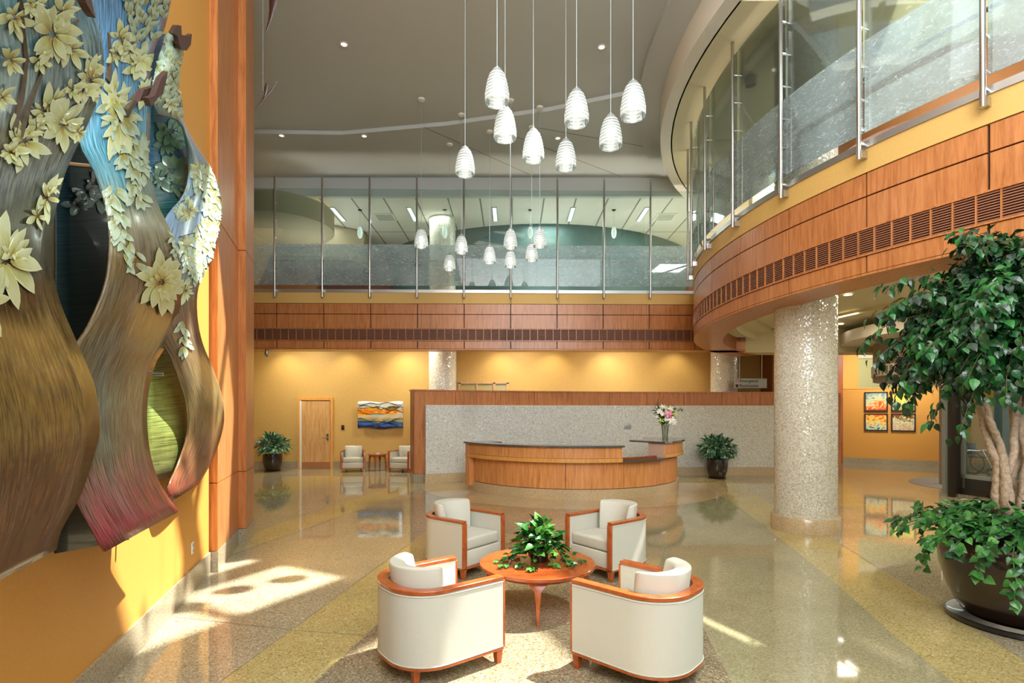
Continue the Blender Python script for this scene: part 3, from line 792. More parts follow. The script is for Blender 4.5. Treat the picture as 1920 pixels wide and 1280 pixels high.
js = [AL + 5.5, -40, -7.5, 19.5, 42, 64, AR]
for a, b in zip(js[:-1], js[1:]):
    dring(MB(), 2.60, 2.665, a + 0.12, b - 0.12, 0.225, 0.78 if a < 19 else 0.77).build('front_panel', M['cherry_light'], dk, smooth=True)
ep = MB(); dring(ep, 2.40, 2.80, AL, AL + 4.5, 0.12, 1.09); ep.build('end_panel', M['cherry_light'], dk, smooth=True)
dring(MB(), 2.60, 2.80, AL + 4.5, AM, 0.78, 0.862).build('light_band', M['band'], dk, smooth=True)
dring(MB(), 2.62, 2.812, AL, AL + 4.6, 0.785, 0.858).build('light_band', M['band'], dk, smooth=True)
for a, b in ((AL + 4.5, -40), (-40, -7.5), (-7.5, AM)):
    dring(MB(), 2.70, 2.785, a + 0.1, b - 0.1, 0.868, 1.095).build('upper_panel', M['cherry_light'], dk, smooth=True)
dring(MB(), 2.40, 2.84, AL - 0.5, AM + 0.5, 1.095, 1.13).build('transaction_top', M['granite'], dk, smooth=True)
dring(MB(), 2.10, 2.40, AL - 0.5, AL + 12, 1.095, 1.13).build('return_top', M['granite'], dk, smooth=True)
dring(MB(), 2.69, 2.70, AM - 0.3, AM, 0.86, 1.095, 2).build('cheek', M['cherry_light'], dk)
dring(MB(), 2.05, 2.82, AM, AN, 0.78, 0.815).build('low_counter', M['granite'], dk, smooth=True)
dring(MB(), 1.75, 2.42, AL + 8, AM, 0.72, 0.755).build('work_surface', M['granite'], dk, smooth=True)
dring(MB(), 2.38, 2.79, AN, AR, 0.905, 1.14).build('upper_panel', M['cherry_light'], dk, smooth=True)
dring(MB(), 2.38, 2.81, AN, AR, 0.82, 0.902).build('light_band', M['band'], dk, smooth=True)
dring(MB(), 2.385, 2.785, AN - 0.4, AN, 0.82, 1.14, 2).build('cheek', plain('pink_laminate', srgb(206, 170, 150), 0.5), dk)
dring(MB(), 1.9, 2.85, AN - 1.5, AR, 1.14, 1.175).build('raised_top', M['granite'], dk, smooth=True)
for a in (-55, -30, -5, 15, 45, 70): dring(MB(), 1.8, 2.5, a, a + 0.8, 0.0, 0.72, 2).build('support_panel', M['cherry_dark'], dk)
# paper on counter
p = dpt(2.35, 25)
pp = MB().box((p[0], p[1], 0.818), (0.3, 0.21, 0.004), 0.5).build('clipboard', plain('pink_paper', srgb(222, 180, 160), 0.6)); tag(pp, 'pinkish paper pad lying on the low granite counter', 'paper')

# ------------------------------------------------------------------ leaves helpers
LEAF = {
 'ovate': [(0, 0), (0.30, 0.22), (0.36, 0.42), (0.22, 0.72), (0, 1.0)],
 'lance': [(0, 0), (0.15, 0.2), (0.19, 0.45), (0.12, 0.75), (0, 1.0)],
 'heart': [(0, 0.05), (0.34, 0.08), (0.42, 0.34), (0.24, 0.68), (0, 1.0)],
 'petal': [(0, 0), (0.14, 0.18), (0.26, 0.55), (0.18, 0.85), (0, 1.0)],
}
def leaf(mb, base, dirv, upv, size, kind='ovate', fold=0.18, curl=0.25):
    pr = LEAF[kind]
    y = dirv.normalized(); x = y.cross(upv)
    if x.length < 1e-3: x = y.cross(Vector((1, 0.2, 0)))
    x.normalize(); z = x.cross(y)
    def P(u, v):
        return base + (x * u + y * v + z * (abs(u) * fold - curl * v * v)) * size
    mid = [P(0, v) for u, v in pr]; L = [P(-u, v) for u, v in pr[1:-1]]; R = [P(u, v) for u, v in pr[1:-1]]
    vs = mid + L + R; n = len(pr); m_ = n - 2
    fs, uvs = [], []
    U = lambda k: (0, pr[k][1]); UL = lambda k: (-pr[k + 1][0] * 2.4, pr[k + 1][1]); UR = lambda k: (pr[k + 1][0] * 2.4, pr[k + 1][1])
    for side, off, uf in ((0, n, UL), (1, n + m_, UR)):
        f = (0, 1, off); u = [U(0), U(1), uf(0)]
        fs.append(f if side else f[::-1]); uvs.append(u if side else u[::-1])
        for k in range(m_ - 1):
            f = (k + 1, k + 2, off + k + 1, off + k); u = [U(k + 1), U(k + 2), uf(k + 1), uf(k)]
            fs.append(f if side else f[::-1]); uvs.append(u if side else u[::-1])
        f = (n - 2, n - 1, off + m_ - 1); u = [U(n - 2), U(n - 1), uf(m_ - 1)]
        fs.append(f if side else f[::-1]); uvs.append(u if side else u[::-1])
    mb.add(vs, fs, uvs)
def rv(rg, s=1.0): return Vector((rg.uniform(-s, s), rg.uniform(-s, s), rg.uniform(-s, s)))
UPV = Vector((0, 0, 1))

def lathe_pot(t, r0, r1, h, rim=0.02, saucer=True, bulge=0.0):
    pr = [(0.0, 0.03), (r0, 0.03)]
    for i in range(1, 9):
        v = i / 8
        pr.append((r0 + (r1 - r0) * math.sin(v * PI / 2 * 0.95) + bulge * sin(v * PI), 0.03 + (h - 0.03) * v))
    pr += [(r1 - rim, h + 0.004), (r1 - rim * 1.3, h - 0.06)]
    MB().lathe(pr, 40, cap=False).build('pot', M['pot'], t, smooth=50)
    MB().lathe([(0, h - 0.05), (r1 - rim * 1.2, h - 0.05)], 24, cap=False).build('soil', M['soil'], t)
    if saucer:
        MB().lathe([(0, 0), (r0 * 1.12, 0), (r0 * 1.2, 0.03), (r0 * 1.15, 0.032), (r0 * 1.05, 0.012), (0, 0.012)], 40, cap=False).build('saucer', M['saucer'], t, smooth=50)

def aglaonema(loc, label, seed, s=1.0, group=None):
    rg = random.Random(seed)
    t = thing('potted_plant', label, 'plant', loc, 0, group)
    lathe_pot(t, 0.20 * s, 0.28 * s, 0.52 * s, bulge=0.02)
    st = MB(); lf = MB()
    for i in range(430):
        a = rg.uniform(0, 2 * PI); el = rg.uniform(-0.3, 1.5)
        d = Vector((cos(a) * cos(el), sin(a) * cos(el), sin(el)))
        R = rg.uniform(0.22, 0.46) * s
        c = Vector((0, 0, 0.72 * s))
        p = c + Vector((d.x * R * 0.95, d.y * R * 0.95, d.z * R * 0.78))
        if i % 6 == 0: st.tube([(d.x * 0.06, d.y * 0.06, 0.48 * s), c + d * R * 0.4, p], [0.008, 0.006, 0.004], 5)
        out = (d + Vector((0, 0, -0.25)) + rv(rg, 0.45)).normalized()
        leaf(lf, p, out, (d + UPV * 0.6 + rv(rg, 0.3)), rg.uniform(0.15, 0.23) * s, 'lance', 0.25, 0.35)
    st.build('stems', M['potleaf'], t); o = lf.build('foliage', M['potleaf'], t, fix=False)
    return t
gp = None
aglaonema((-7.36, 16.62, 0), 'leafy potted plant in a dark pot against the yellow wall by the oak door', 3, 1.0)
aglaonema((5.63, 14.86, 0), 'leafy potted plant in a dark pot against the mosaic wall', 4, 1.02)

# ------------------------------------------------------------------ armchairs
def upath(W, D, r, inset, n=10, y0=None):
    """U-shaped outline of the chair, open to +y; returns list of (x, y) from one front end round the back to the other"""
    w = W / 2 - inset; r = max(0.05, r - inset); yb = -D / 2 + inset; yf = D / 2 if y0 is None else y0
    pts = [(w, yf), (w, yf - 0.12), (w, (yf + yb + r) / 2)]
    for i in range(n + 1):
        a = -i / n * PI / 2
        pts.append((w - r + r * cos(a), yb + r + r * sin(a)))
    for i in range(n + 1):
        a = -PI / 2 - i / n * PI / 2
        pts.append((-w + r + r * cos(a), yb + r + r * sin(a)))
    pts += [(-w, (yf + yb + r) / 2), (-w, yf - 0.12), (-w, yf)]
    return pts
def ushell(mb, outer, inner, z0, z1, lean=None):
    n = len(outer); vs = []
    for (a, b) in zip(outer, inner):
        vs += [(a[0], a[1], z0), (b[0], b[1], z0), (b[0], b[1], z1), (a[0], a[1], z1)]
    fs = []
    for i in range(n - 1):
        x, y = 4 * i, 4 * i + 4
        for k in range(4): fs.append((x + k, y + k, y + (k + 1) % 4, x + (k + 1) % 4))
    fs += [(3, 2, 1, 0), (4 * n - 4, 4 * n - 3, 4 * n - 2, 4 * n - 1)]
    mb.add(vs, fs); return mb
def armchair(label, loc, rz, group):
    t = thing('armchair', label, 'armchair', loc, rz, group)
    W, D, R = 0.72, 0.76, 0.30
    o0, i0 = upath(W, D, R, 0.0), upath(W, D, R, 0.062)
    ushell(MB(), o0, i0, 0.125, 0.612).build('shell', M['fabric'], t, smooth=30)
    ushell(MB(), upath(W, D, R, -0.004, y0=D / 2 + 0.004), upath(W, D, R, 0.07, y0=D / 2 + 0.004), 0.614, 0.642).build('top_rim', M['rim'], t, smooth=30, bevel=0.004)
    ushell(MB(), upath(W, D, R, -0.002, y0=D / 2 + 0.004), upath(W, D, R, 0.02, y0=D / 2 + 0.004), 0.108, 0.124).build('base_rail', M['rim'], t, smooth=30)
    for s in (-1, 1):
        MB().box((s * (W / 2 - 0.031), D / 2 + 0.009, 0.368), (0.066, 0.017, 0.49)).build('arm_front', M['rim'], t, bevel=0.003)
    MB().box((0, D / 2 - 0.005, 0.116), (W - 0.13, 0.03, 0.016)).build('front_rail', M['rim'], t)
    MB().prism(upath(W, D, R, 0.064, y0=D / 2 - 0.012), 0.125, 0.295).build('seat_base', M['fabric'], t, bevel=0.008)
    cs = MB(); cs.box((0, 0.075, 0.367), (W - 0.135, D - 0.20, 0.13)); cs.build('seat_cushion', M['fabric'], t, bevel=0.03, seg=4)
    # back pillow following the curved back, leaning over the rim
    pv = []; n = 16
    po = [(0.265 * cos(a) * 1.0, -D / 2 + 0.345 + 0.275 * sin(a)) for a in [rad(-172 + 164 * i / n) for i in range(n + 1)]]
    pi_ = [(0.265 * 0.80 * cos(a), -D / 2 + 0.435 + 0.20 * sin(a)) for a in [rad(-160 + 140 * i / n) for i in range(n + 1)]]
    pb = MB(); vs = []
    for (a, b) in zip(po, pi_):
        cx, cy = (a[0] + b[0]) / 2, (a[1] + b[1]) / 2
        for (q, z, sh) in ((a, 0.44, 0.0), (b, 0.42, 0.0), (b, 0.60, 0.0), ((b[0] * 0.7 + a[0] * 0.3, b[1] * 0.7 + a[1] * 0.3), 0.755, -0.01), (a, 0.775, -0.02), (a, 0.62, 0.0)):
            vs.append((q[0], q[1] + sh, z))
    K = 6; fs = []
    for i in range(n):
        for k in range(K): fs.append((i * K + k, (i + 1) * K + k, (i + 1) * K + (k + 1) % K, i * K + (k + 1) % K))
    fs += [tuple(range(K))[::-1], tuple(range(n * K, n * K + K))]
    pb.add(vs, fs).build('back_cushion', M['fabric'], t, bevel=0.022, seg=3)
    for x, y, ang in ((W / 2 - 0.04, D / 2 - 0.02, 0), (-W / 2 + 0.04, D / 2 - 0.02, 0), (W / 2 - 0.14, -D / 2 + 0.12, 0), (-W / 2 + 0.14, -D / 2 + 0.12, 0)):
        lg = MB(); a, b = 0.028, 0.018
        lg.add([(x - b, y - b, 0), (x + b, y - b, 0), (x + b, y + b, 0), (x - b, y + b, 0), (x - a, y - a, 0.112), (x + a, y - a, 0.112), (x + a, y + a, 0.112), (x - a, y + a, 0.112)],
               [(0, 3, 2, 1), (4, 5, 6, 7), (0, 1, 5, 4), (1, 2, 6, 5), (2, 3, 7, 6), (3, 0, 4, 7)])
        lg.build('leg', M['rim'], t)
    wl = MB(); wl.tube([(p[0], p[1], 0.602) for p in upath(W, D, R, -0.001)], 0.0035, 6); wl.tube([(p[0], p[1], 0.132) for p in upath(W, D, R, -0.001)], 0.0035, 6)
    wl.build('piping', M['fabric'], t, smooth=True)
    return t
def chair_at(mid, facing):
    f = Vector(facing).normalized(); c = Vector(mid) - f * 0.38
    return (c.x, c.y, 0), math.atan2(f.y, f.x) - PI / 2
gA = 'armchairs around the coffee table'
l, r = chair_at((-0.285, 4.24), (0.80, 0.62)); ch0 = armchair('cream armchair near the orange wall, its rounded back to the viewer', l, r, gA)
l, r = chair_at((0.674, 4.145), (-0.74, 0.68)); dup(ch0, l, r, 'cream armchair closest to the leafy tree side, its rounded back to the viewer', gA)
l, r = chair_at((-0.32, 6.17), (0.78, -0.62)); dup(ch0, l, r, 'cream armchair facing the viewer on the sculpture side of the coffee table', gA)
l, r = chair_at((0.86, 6.10), (-0.79, -0.61)); dup(ch0, l, r, 'cream armchair facing the viewer on the big column side of the coffee table', gA)
gW = 'armchairs along the yellow wall'
x, y = at(668, 881)
dup(ch0, (x, 16.6, 0), PI + rad(14), 'cream armchair by the yellow wall between the door and end table', gW)
dup(ch0, (wx(768) , 16.55, 0), PI - rad(18), 'cream armchair by the yellow wall, half hidden by the wood screen', gW)

def ctable(name, label, loc, R, H, nleg, group=None):
    t = thing(name, label, 'table', loc)
    MB().lathe([(0, H - 0.035), (R - 0.012, H - 0.035), (R, H - 0.028), (R, H - 0.004), (R - 0.004, H), (0, H)], 64, cap=False).build('table_top', M['tabletop'], t, smooth=40)
    MB().lathe([(R * 0.80, H - 0.075), (R * 0.86, H - 0.036)], 48, cap=False).build('apron', M['rim'], t, smooth=True, solid=0.015)
    for k in range(nleg):
        a = rad(-92) + 2 * PI * k / nleg
        lg = MB(); c, s = cos(a), sin(a)
        prof = [(R * 0.72, 0.11, H - 0.036), (R * 0.78, 0.085, H - 0.075), (R * 0.85, 0.03, H - 0.13), (R * 0.885, 0.019, H * 0.45), (R * 0.90, 0.011, 0.0)]
        vs = []
        for rr, hw, z in prof:
            dpth = 0.022 if z > 0.1 else 0.016
            for u, v in ((-hw, -dpth), (hw, -dpth), (hw, dpth), (-hw, dpth)):
                vs.append((c * (rr + v) - s * u, s * (rr + v) + c * u, z))
        fs = []
        for i in range(len(prof) - 1):
            for q in range(4): fs.append((4 * i + q, 4 * i + (q + 1) % 4, 4 * i + 4 + (q + 1) % 4, 4 * i + 4 + q))
        fs += [(0, 1, 2, 3), tuple(range(4 * len(prof) - 4, 4 * len(prof)))]
        lg.add(vs, fs).build('leg', M['rim'], t, bevel=0.003)
    return t
TC = (0.24, 5.13)
ctable('coffee_table', 'round cherry wood coffee table in the middle of four armchairs', (TC[0], TC[1], 0), 0.545, 0.42, 4)
ctable('end_table', 'small round wooden end table between two armchairs by the yellow wall', (wx(716), 16.75, 0), 0.29, 0.52, 4)
cs = MB().box((wx(718), 16.7, 0.535), (0.1, 0.07, 0.028)).build('card_holder', M['white_plastic']); tag(cs, 'small white card stack on the end table', 'cards')

# trailing plant on the coffee table
rg = random.Random(11)
tp = thing('trailing_plant', 'bushy trailing green plant in a dark pot on the coffee table', 'plant', (TC[0] + 0.02, TC[1] + 0.03, 0.42))
MB().lathe([(0, 0), (0.075, 0), (0.08, 0.01), (0.10, 0.12), (0.105, 0.13), (0.095, 0.13), (0.09, 0.115), (0, 0.115)], 28, cap=False).build('pot', M['pot'], tp, smooth=40)
lf = MB(); st = MB()
for i in range(230):
    a = rg.uniform(0, 2 * PI); el = rg.uniform(0.0, 1.5)
    d = Vector((cos(a) * cos(el), sin(a) * cos(el), sin(el)))
    R = rg.uniform(0.08, 0.25)
    p = Vector((0, 0, 0.11)) + Vector((d.x * R, d.y * R, d.z * R * 1.05))
    leaf(lf, p, (d + rv(rg, 0.6)).normalized(), d + UPV + rv(rg, 0.5), rg.uniform(0.07, 0.115), 'ovate', 0.25, 0.4)
for a, ln in ((200, 0.40), (255, 0.36), (230, 0.30), (330, 0.36), (350, 0.28), (300, 0.26), (185, 0.30), (20, 0.28), (160, 0.25), (100, 0.25), (345, 0.42), (215, 0.42)):
    a = rad(a + rg.uniform(-8, 8)); pts = []
    for k in range(9):
        v = k / 8
        z = 0.13 + 0.10 * sin(min(1, v * 1.6) * PI * 0.9) * (1 - v) - 0.0
        rr = ln * v
        z = max(0.012, 0.14 + 0.06 * sin(v * PI) - 0.16 * v * v * 1.2)
        pts.append(Vector((cos(a) * rr, sin(a) * rr, z)))
    st.tube(pts, 0.003, 4)
    for k in range(1, 9):
        for s in (-1, 1, 0.3):
            dd = Vector((cos(a + s * 0.9), sin(a + s * 0.9), -0.15)) + rv(rg, 0.3); dd.z = max(dd.z, -0.1)
            leaf(lf, pts[k] + Vector((0, 0, 0.012)), dd, UPV + rv(rg, 0.4), rg.uniform(0.045, 0.075), 'ovate', 0.25, 0.15)
st.build('stems', M['tableleaf'], tp); lf.build('foliage', M['tableleaf'], tp, fix=False)

# flower vase on the raised desk top
p = dpt(2.45, 58)
vq = at(1245, 818, 1.175)
VX = (1247 - PX0) / F * 12.15
vs_ = thing('flower_vase', 'glass vase of pink and white lilies on the raised end of the desk', 'flowers', (VX, 12.15, 1.176))
MB().lathe([(0, 0), (0.055, 0), (0.06, 0.01), (0.065, 0.15), (0.085, 0.36), (0.081, 0.36), (0.06, 0.15), (0.05, 0.012), (0, 0.012)], 24, cap=False).build('vase', glass('vase_glass', (0.88, 0.93, 0.9, 1), 0.5), vs_, smooth=True)
st = MB(); lf = MB(); rg = random.Random(5)
for i in range(26):
    a = rg.uniform(0, 2 * PI); sp_a = rg.uniform(0.05, 0.75); ln = rg.uniform(0.55, 0.80)
    tip = Vector((cos(a) * sin(sp_a) * ln * 0.75, sin(a) * sin(sp_a) * ln * 0.5, 0.12 + cos(sp_a) * ln))
    st.tube([(cos(a + 3) * 0.03, sin(a + 3) * 0.03, 0.02), (cos(a) * 0.03, sin(a) * 0.03, 0.36), tip], 0.003, 4)
    for k in range(9):
        q = Vector((cos(a) * 0.03, sin(a) * 0.03, 0.36)).lerp(tip, rg.uniform(0.1, 1))
        leaf(lf, q, Vector((cos(a), sin(a), 0.4)) + rv(rg, 0.9), UPV + rv(rg, 0.3), rg.uniform(0.07, 0.13), 'lance')
st.build('stems', leafmat('stem_green', srgb(60, 96, 30), srgb(90, 130, 40), srgb(140, 160, 60)), vs_); lf.build('foliage', M['tableleaf'], vs_, fix=False)
pinkm = leafmat('lily_pink', srgb(214, 90, 130), srgb(236, 140, 170), srgb(250, 200, 215)); whm = leafmat('lily_white', srgb(226, 226, 206), srgb(246, 244, 232), srgb(255, 255, 250))
prm = leafmat('snapdragon_mauve', srgb(160, 96, 150), srgb(196, 136, 184), srgb(224, 180, 214)); ylm = leafmat('bud_yellow_green', srgb(150, 170, 60), srgb(200, 210, 90), srgb(230, 226, 150))
def bloom(c, m, s, n=6, parent=vs_):
    b_ = MB(); ax = (Vector((0, -1, 0.35)) + rv(rg, 0.25)).normalized(); u = ax.cross(UPV).normalized(); v = u.cross(ax)
    for k in range(n):
        a = 2 * PI * k / n; leaf(b_, Vector(c), (u * cos(a) + v * sin(a) + ax * 0.45), ax, s, 'petal', 0.2, 0.35)
    b_.build('blossom', m, parent, fix=False)
bloom((0.03, -0.16, 0.60), pinkm, 0.11); bloom((0.10, -0.14, 0.47), whm, 0.10); bloom((0.16, -0.10, 0.42), whm, 0.08)
bloom((-0.16, -0.12, 0.66), whm, 0.075); bloom((-0.10, -0.15, 0.60), whm, 0.06); bloom((0.10, -0.1, 0.72), whm, 0.07, 5); bloom((-0.08, -0.1, 0.76), whm, 0.07, 5)
bloom((0.2, -0.05, 0.6), ylm, 0.07, 5); bloom((0.02, -0.1, 0.72), ylm, 0.06, 5); bloom((-0.12, -0.1, 0.46), ylm, 0.07, 5); bloom((-0.02, -0.14, 0.48), whm, 0.05, 5); bloom((-0.2, -0.06, 0.55), whm, 0.05, 5)
for x, z0, z1 in ((-0.01, 0.84, 1.0), (-0.22, 0.72, 0.86), (0.17, 0.72, 0.84)):
    b_ = MB()
    for k in range(22):
        a = rg.uniform(0, 2 * PI); z = z0 + (z1 - z0) * k / 22
        leaf(b_, Vector((x, -0.02, z)), Vector((cos(a), sin(a), 0.5)), UPV, 0.04 * (1.2 - 0.6 * k / 22), 'petal')
    b_.build('flower_spike', prm, vs_, fix=False)
b_ = MB()
for k in range(22):
    a = rg.uniform(0, 2 * PI); leaf(b_, Vector((-0.16, 0, 0.78 + 0.16 * k / 22)), Vector((cos(a), sin(a), 1.2)), UPV, 0.035, 'petal')
b_.build('flower_spike', plain('rust_spike', srgb(150, 60, 36), 0.7), vs_, fix=False)

# ------------------------------------------------------------------ ficus tree in big pot
TX, TY = 4.42, 4.72
ft = thing('ficus_tree', 'tall leafy ficus tree with twisting pale trunks in a large dark brown pot', 'tree', (TX, TY, 0))
pr = [(0.0, 0.05), (0.36, 0.05), (0.42, 0.10), (0.50, 0.28), (0.555, 0.48), (0.57, 0.62), (0.555, 0.72), (0.52, 0.745), (0.49, 0.73), (0.49, 0.68)]
MB().lathe(pr, 56, cap=False).build('pot', M['pot'], ft, smooth=50)
MB().lathe([(0, 0.70), (0.5, 0.69)], 32, cap=False).build('soil', M['soil'], ft)
MB().lathe([(0, 0), (0.46, 0), (0.50, 0.012), (0.51, 0.05), (0.485, 0.052), (0.44, 0.03), (0, 0.03)], 56, cap=False).build('saucer', M['saucer'], ft, smooth=50)
rg = random.Random(21)
def tp_(px, py, dd=0.0):
    q = atd(px, py, TY + dd); return Vector((q.x - TX, q.y - TY, q.z))
trunks = [
 [(1880, 978, 0, 20), (1868, 930, 0, 17), (1872, 880, -.03, 16), (1858, 840, -.03, 13), (1845, 800, 0, 12), (1838, 770, 0, 9), (1810, 700, 0, 6)],
 [(1892, 985, -.05, 21), (1888, 925, -.08, 19), (1884, 880, -.08, 16), (1875, 830, -.08, 12), (1858, 795, -.1, 11), (1848, 755, -.1, 9), (1790, 670, -.1, 6), (1740, 640, -.1, 4)],
 [(1886, 895, -.05, 13), (1900, 855, -.05, 12), (1902, 810, 0, 12), (1905, 760, 0, 12), (1915, 700, 0, 10), (1900, 600, 0, 6), (1880, 520, 0, 4)],
 [(1905, 975, .1, 17), (1908, 925, .12, 14), (1898, 890, .12, 13), (1912, 850, .12, 11), (1900, 800, .12, 9), (1892, 740, .1, 8), (1850, 600, .1, 5)],
 [(1915, 985, 0, 18), (1918, 925, 0, 15), (1926, 860, 0, 13), (1916, 810, 0, 12), (1918, 770, 0, 11), (1950, 680, 0, 8), (1990, 600, 0, 5)],
 [(1925, 985, .1, 18), (1935, 900, .1, 16), (1932, 820, .1, 13), (1960, 740, .1, 10), (2040, 640, .1, 6)],
]
tips = []
for tr in trunks:
    raw = [(tp_(a, b, c), w_ / 2 / F * TY * 1.05) for a, b, c, w_ in tr]
    pts, rs = [], []
    for i in range(len(raw) - 1):
        for k in range(4):
            v = k / 4
            p0 = raw[max(i - 1, 0)][0]; p1 = raw[i][0]; p2 = raw[i + 1][0]; p3 = raw[min(i + 2, len(raw) - 1)][0]
            pt = 0.5 * ((2 * p1) + (-p0 + p2) * v + (2 * p0 - 5 * p1 + 4 * p2 - p3) * v * v + (-p0 + 3 * p1 - 3 * p2 + p3) * v ** 3)
            pts.append(pt + rv(rg, 0.006)); rs.append((raw[i][1] * (1 - v) + raw[i + 1][1] * v) * rg.uniform(0.93, 1.08))
    pts.append(raw[-1][0]); rs.append(raw[-1][1])
    MB().tube(pts, rs, 10).build('trunk', M['bark'], ft, smooth=True)
    tips.append((pts, rs))
# crown: drooping leafy branches from a rounded volume
lf = MB(); br_ = MB()
CC = Vector((0.24, 0.05, 2.52))
RX, RY, RZ = 1.30, 1.0, 1.0
def crown_branch(a, el, Rk, nl, droop):
    d = Vector((cos(a) * cos(el), sin(a) * cos(el), sin(el)))
    end = CC + Vector((d.x * RX, d.y * RY, d.z * RZ)) * Rk
    st_ = CC + Vector((d.x * RX * 0.25, d.y * RY * 0.25, -0.35 + d.z * RZ * 0.15))
    pts = []
    for k in range(8):
        v = k / 7
        q = st_.lerp(end, v) + Vector((0, 0, 0.30 * sin(v * PI) - droop * v ** 3))
        pts.append(q + rv(rg, 0.02))
    br_.tube(pts, [0.009 * (1 - 0.75 * k / 7) for k in range(8)], 5)
    for k in range(nl):
        v = 0.38 + 0.62 * (k + rg.random()) / nl
        i = min(6, int(v * 7)); q = pts[i].lerp(pts[i + 1], v * 7 - i)
        side = rg.choice((-1, 1)); t = (pts[i + 1] - pts[i]).normalized(); x = t.cross(UPV)
        off = (x * side * rg.uniform(0.1, 1.0) + UPV * rg.uniform(-0.5, 0.4) + t * rg.uniform(0.1, 0.6))
        q2 = q + off * rg.uniform(0.0, 0.16)
        leaf(lf, q2, off + Vector((0, 0, -0.55)) + rv(rg, 0.35), UPV + d * 0.6 + rv(rg, 0.5), rg.uniform(0.062, 0.10), 'ovate', 0.22, 0.35)
for i in range(215):
    el = math.asin(rg.uniform(-0.62, 0.96)); crown_branch(rg.uniform(0, 2 * PI), el, rg.uniform(0.62, 1.0), 56, 0.10)
for a, el, Rk in ((182, 28, 1.22), (150, 66, 1.2), (190, 60, 1.18), (100, 75, 1.15), (185, 14, 1.2), (178, -4, 1.12), (188, -20, 1.15), (195, -34, 1.1), (200, 48, 1.15), (170, 5, 1.15), (205, -40, 1.12), (182, 20, 1.12), (190, -12, 1.08)):
    crown_branch(rad(a), rad(el), Rk, 46, 0.16)
for i in range(2200):
    a = rg.uniform(0, 2 * PI); el = math.asin(rg.uniform(-0.6, 0.9)); k_ = rg.uniform(0.35, 0.86)
    d = Vector((cos(a) * cos(el) * RX, sin(a) * cos(el) * RY, sin(el) * RZ))
    leaf(lf, CC + d * k_, d + Vector((0, 0, -0.5)) + rv(rg, 0.6), UPV + rv(rg, 0.6), rg.uniform(0.06, 0.095), 'ovate', 0.22, 0.35)
br_.build('branches', M['branch'], ft); o = lf.build('foliage', M['ficus'], ft, fix=False)
# ivy skirting the pot
iv = MB(); ist = MB()
rg = random.Random(31)
ivt = ft
for i in range(1150):
    a = rg.uniform(0, 2 * PI); R = 0.62 * math.sqrt(rg.random()) * (1.15 if rg.random() < 0.3 else 1)
    z = 0.80 + 0.25 * (1 - (R / 0.75) ** 2) * rg.uniform(0.2, 1.0) + rg.uniform(-0.05, 0.06)
    q = Vector((cos(a) * R, sin(a) * R, z))
    leaf(iv, q, Vector((cos(a), sin(a), rg.uniform(-0.3, 0.5))) + rv(rg, 0.6), UPV + rv(rg, 0.6), rg.uniform(0.06, 0.10), 'ovate', 0.22, 0.3)
for i, (a, ln, dr) in enumerate([(175, 0.95, 0.02), (190, 0.9, 0.12), (200, 0.80, 0.15), (165, 0.9, -0.02), (210, 0.75, 0.28), (225, 0.72, 0.42), (238, 0.70, 0.45), (250, 0.68, 0.52), (262, 0.68, 0.48), (275, 0.70, 0.40), (290, 0.7, 0.5), (215, 0.85, 0.1), (150, 0.8, 0.1), (182, 0.80, 0.28), (232, 0.66, 0.25), (256, 0.66, 0.3), (195, 1.0, 0.10), (170, 0.75, -0.15), (185, 0.85, -0.05), (310, 0.7, 0.4), (120, 0.7, 0.2), (60, 0.7, 0.3), (20, 0.7, 0.4), (340, 0.7, 0.4)]):
    a = rad(a); pts = []
    for k in range(12):
        v = k / 11; rr = ln * min(1, v * 1.35) + 0.02 * v
        pts.append(Vector((cos(a) * rr, sin(a) * rr, 0.84 + 0.10 * sin(min(1, v * 1.4) * PI) - dr * v ** 2.2 * 1.15)) + rv(rg, 0.015))
    ist.tube(pts, 0.004, 4)
    for k in range(3, 12):
        for s in (-1, 1, rg.uniform(-0.5, 0.5)):
            leaf(iv, pts[k] + rv(rg, 0.03), Vector((cos(a + s * 1.0), sin(a + s * 1.0), -0.5)) + rv(rg, 0.4), UPV * 0.6 + Vector((cos(a), sin(a), 0)) + rv(rg, 0.4), rg.uniform(0.06, 0.095), 'heart', 0.2, 0.25)
ist.build('ivy_stems', M['ivy'], ft); iv.build('ivy_foliage', M['ivy'], ft, fix=False)

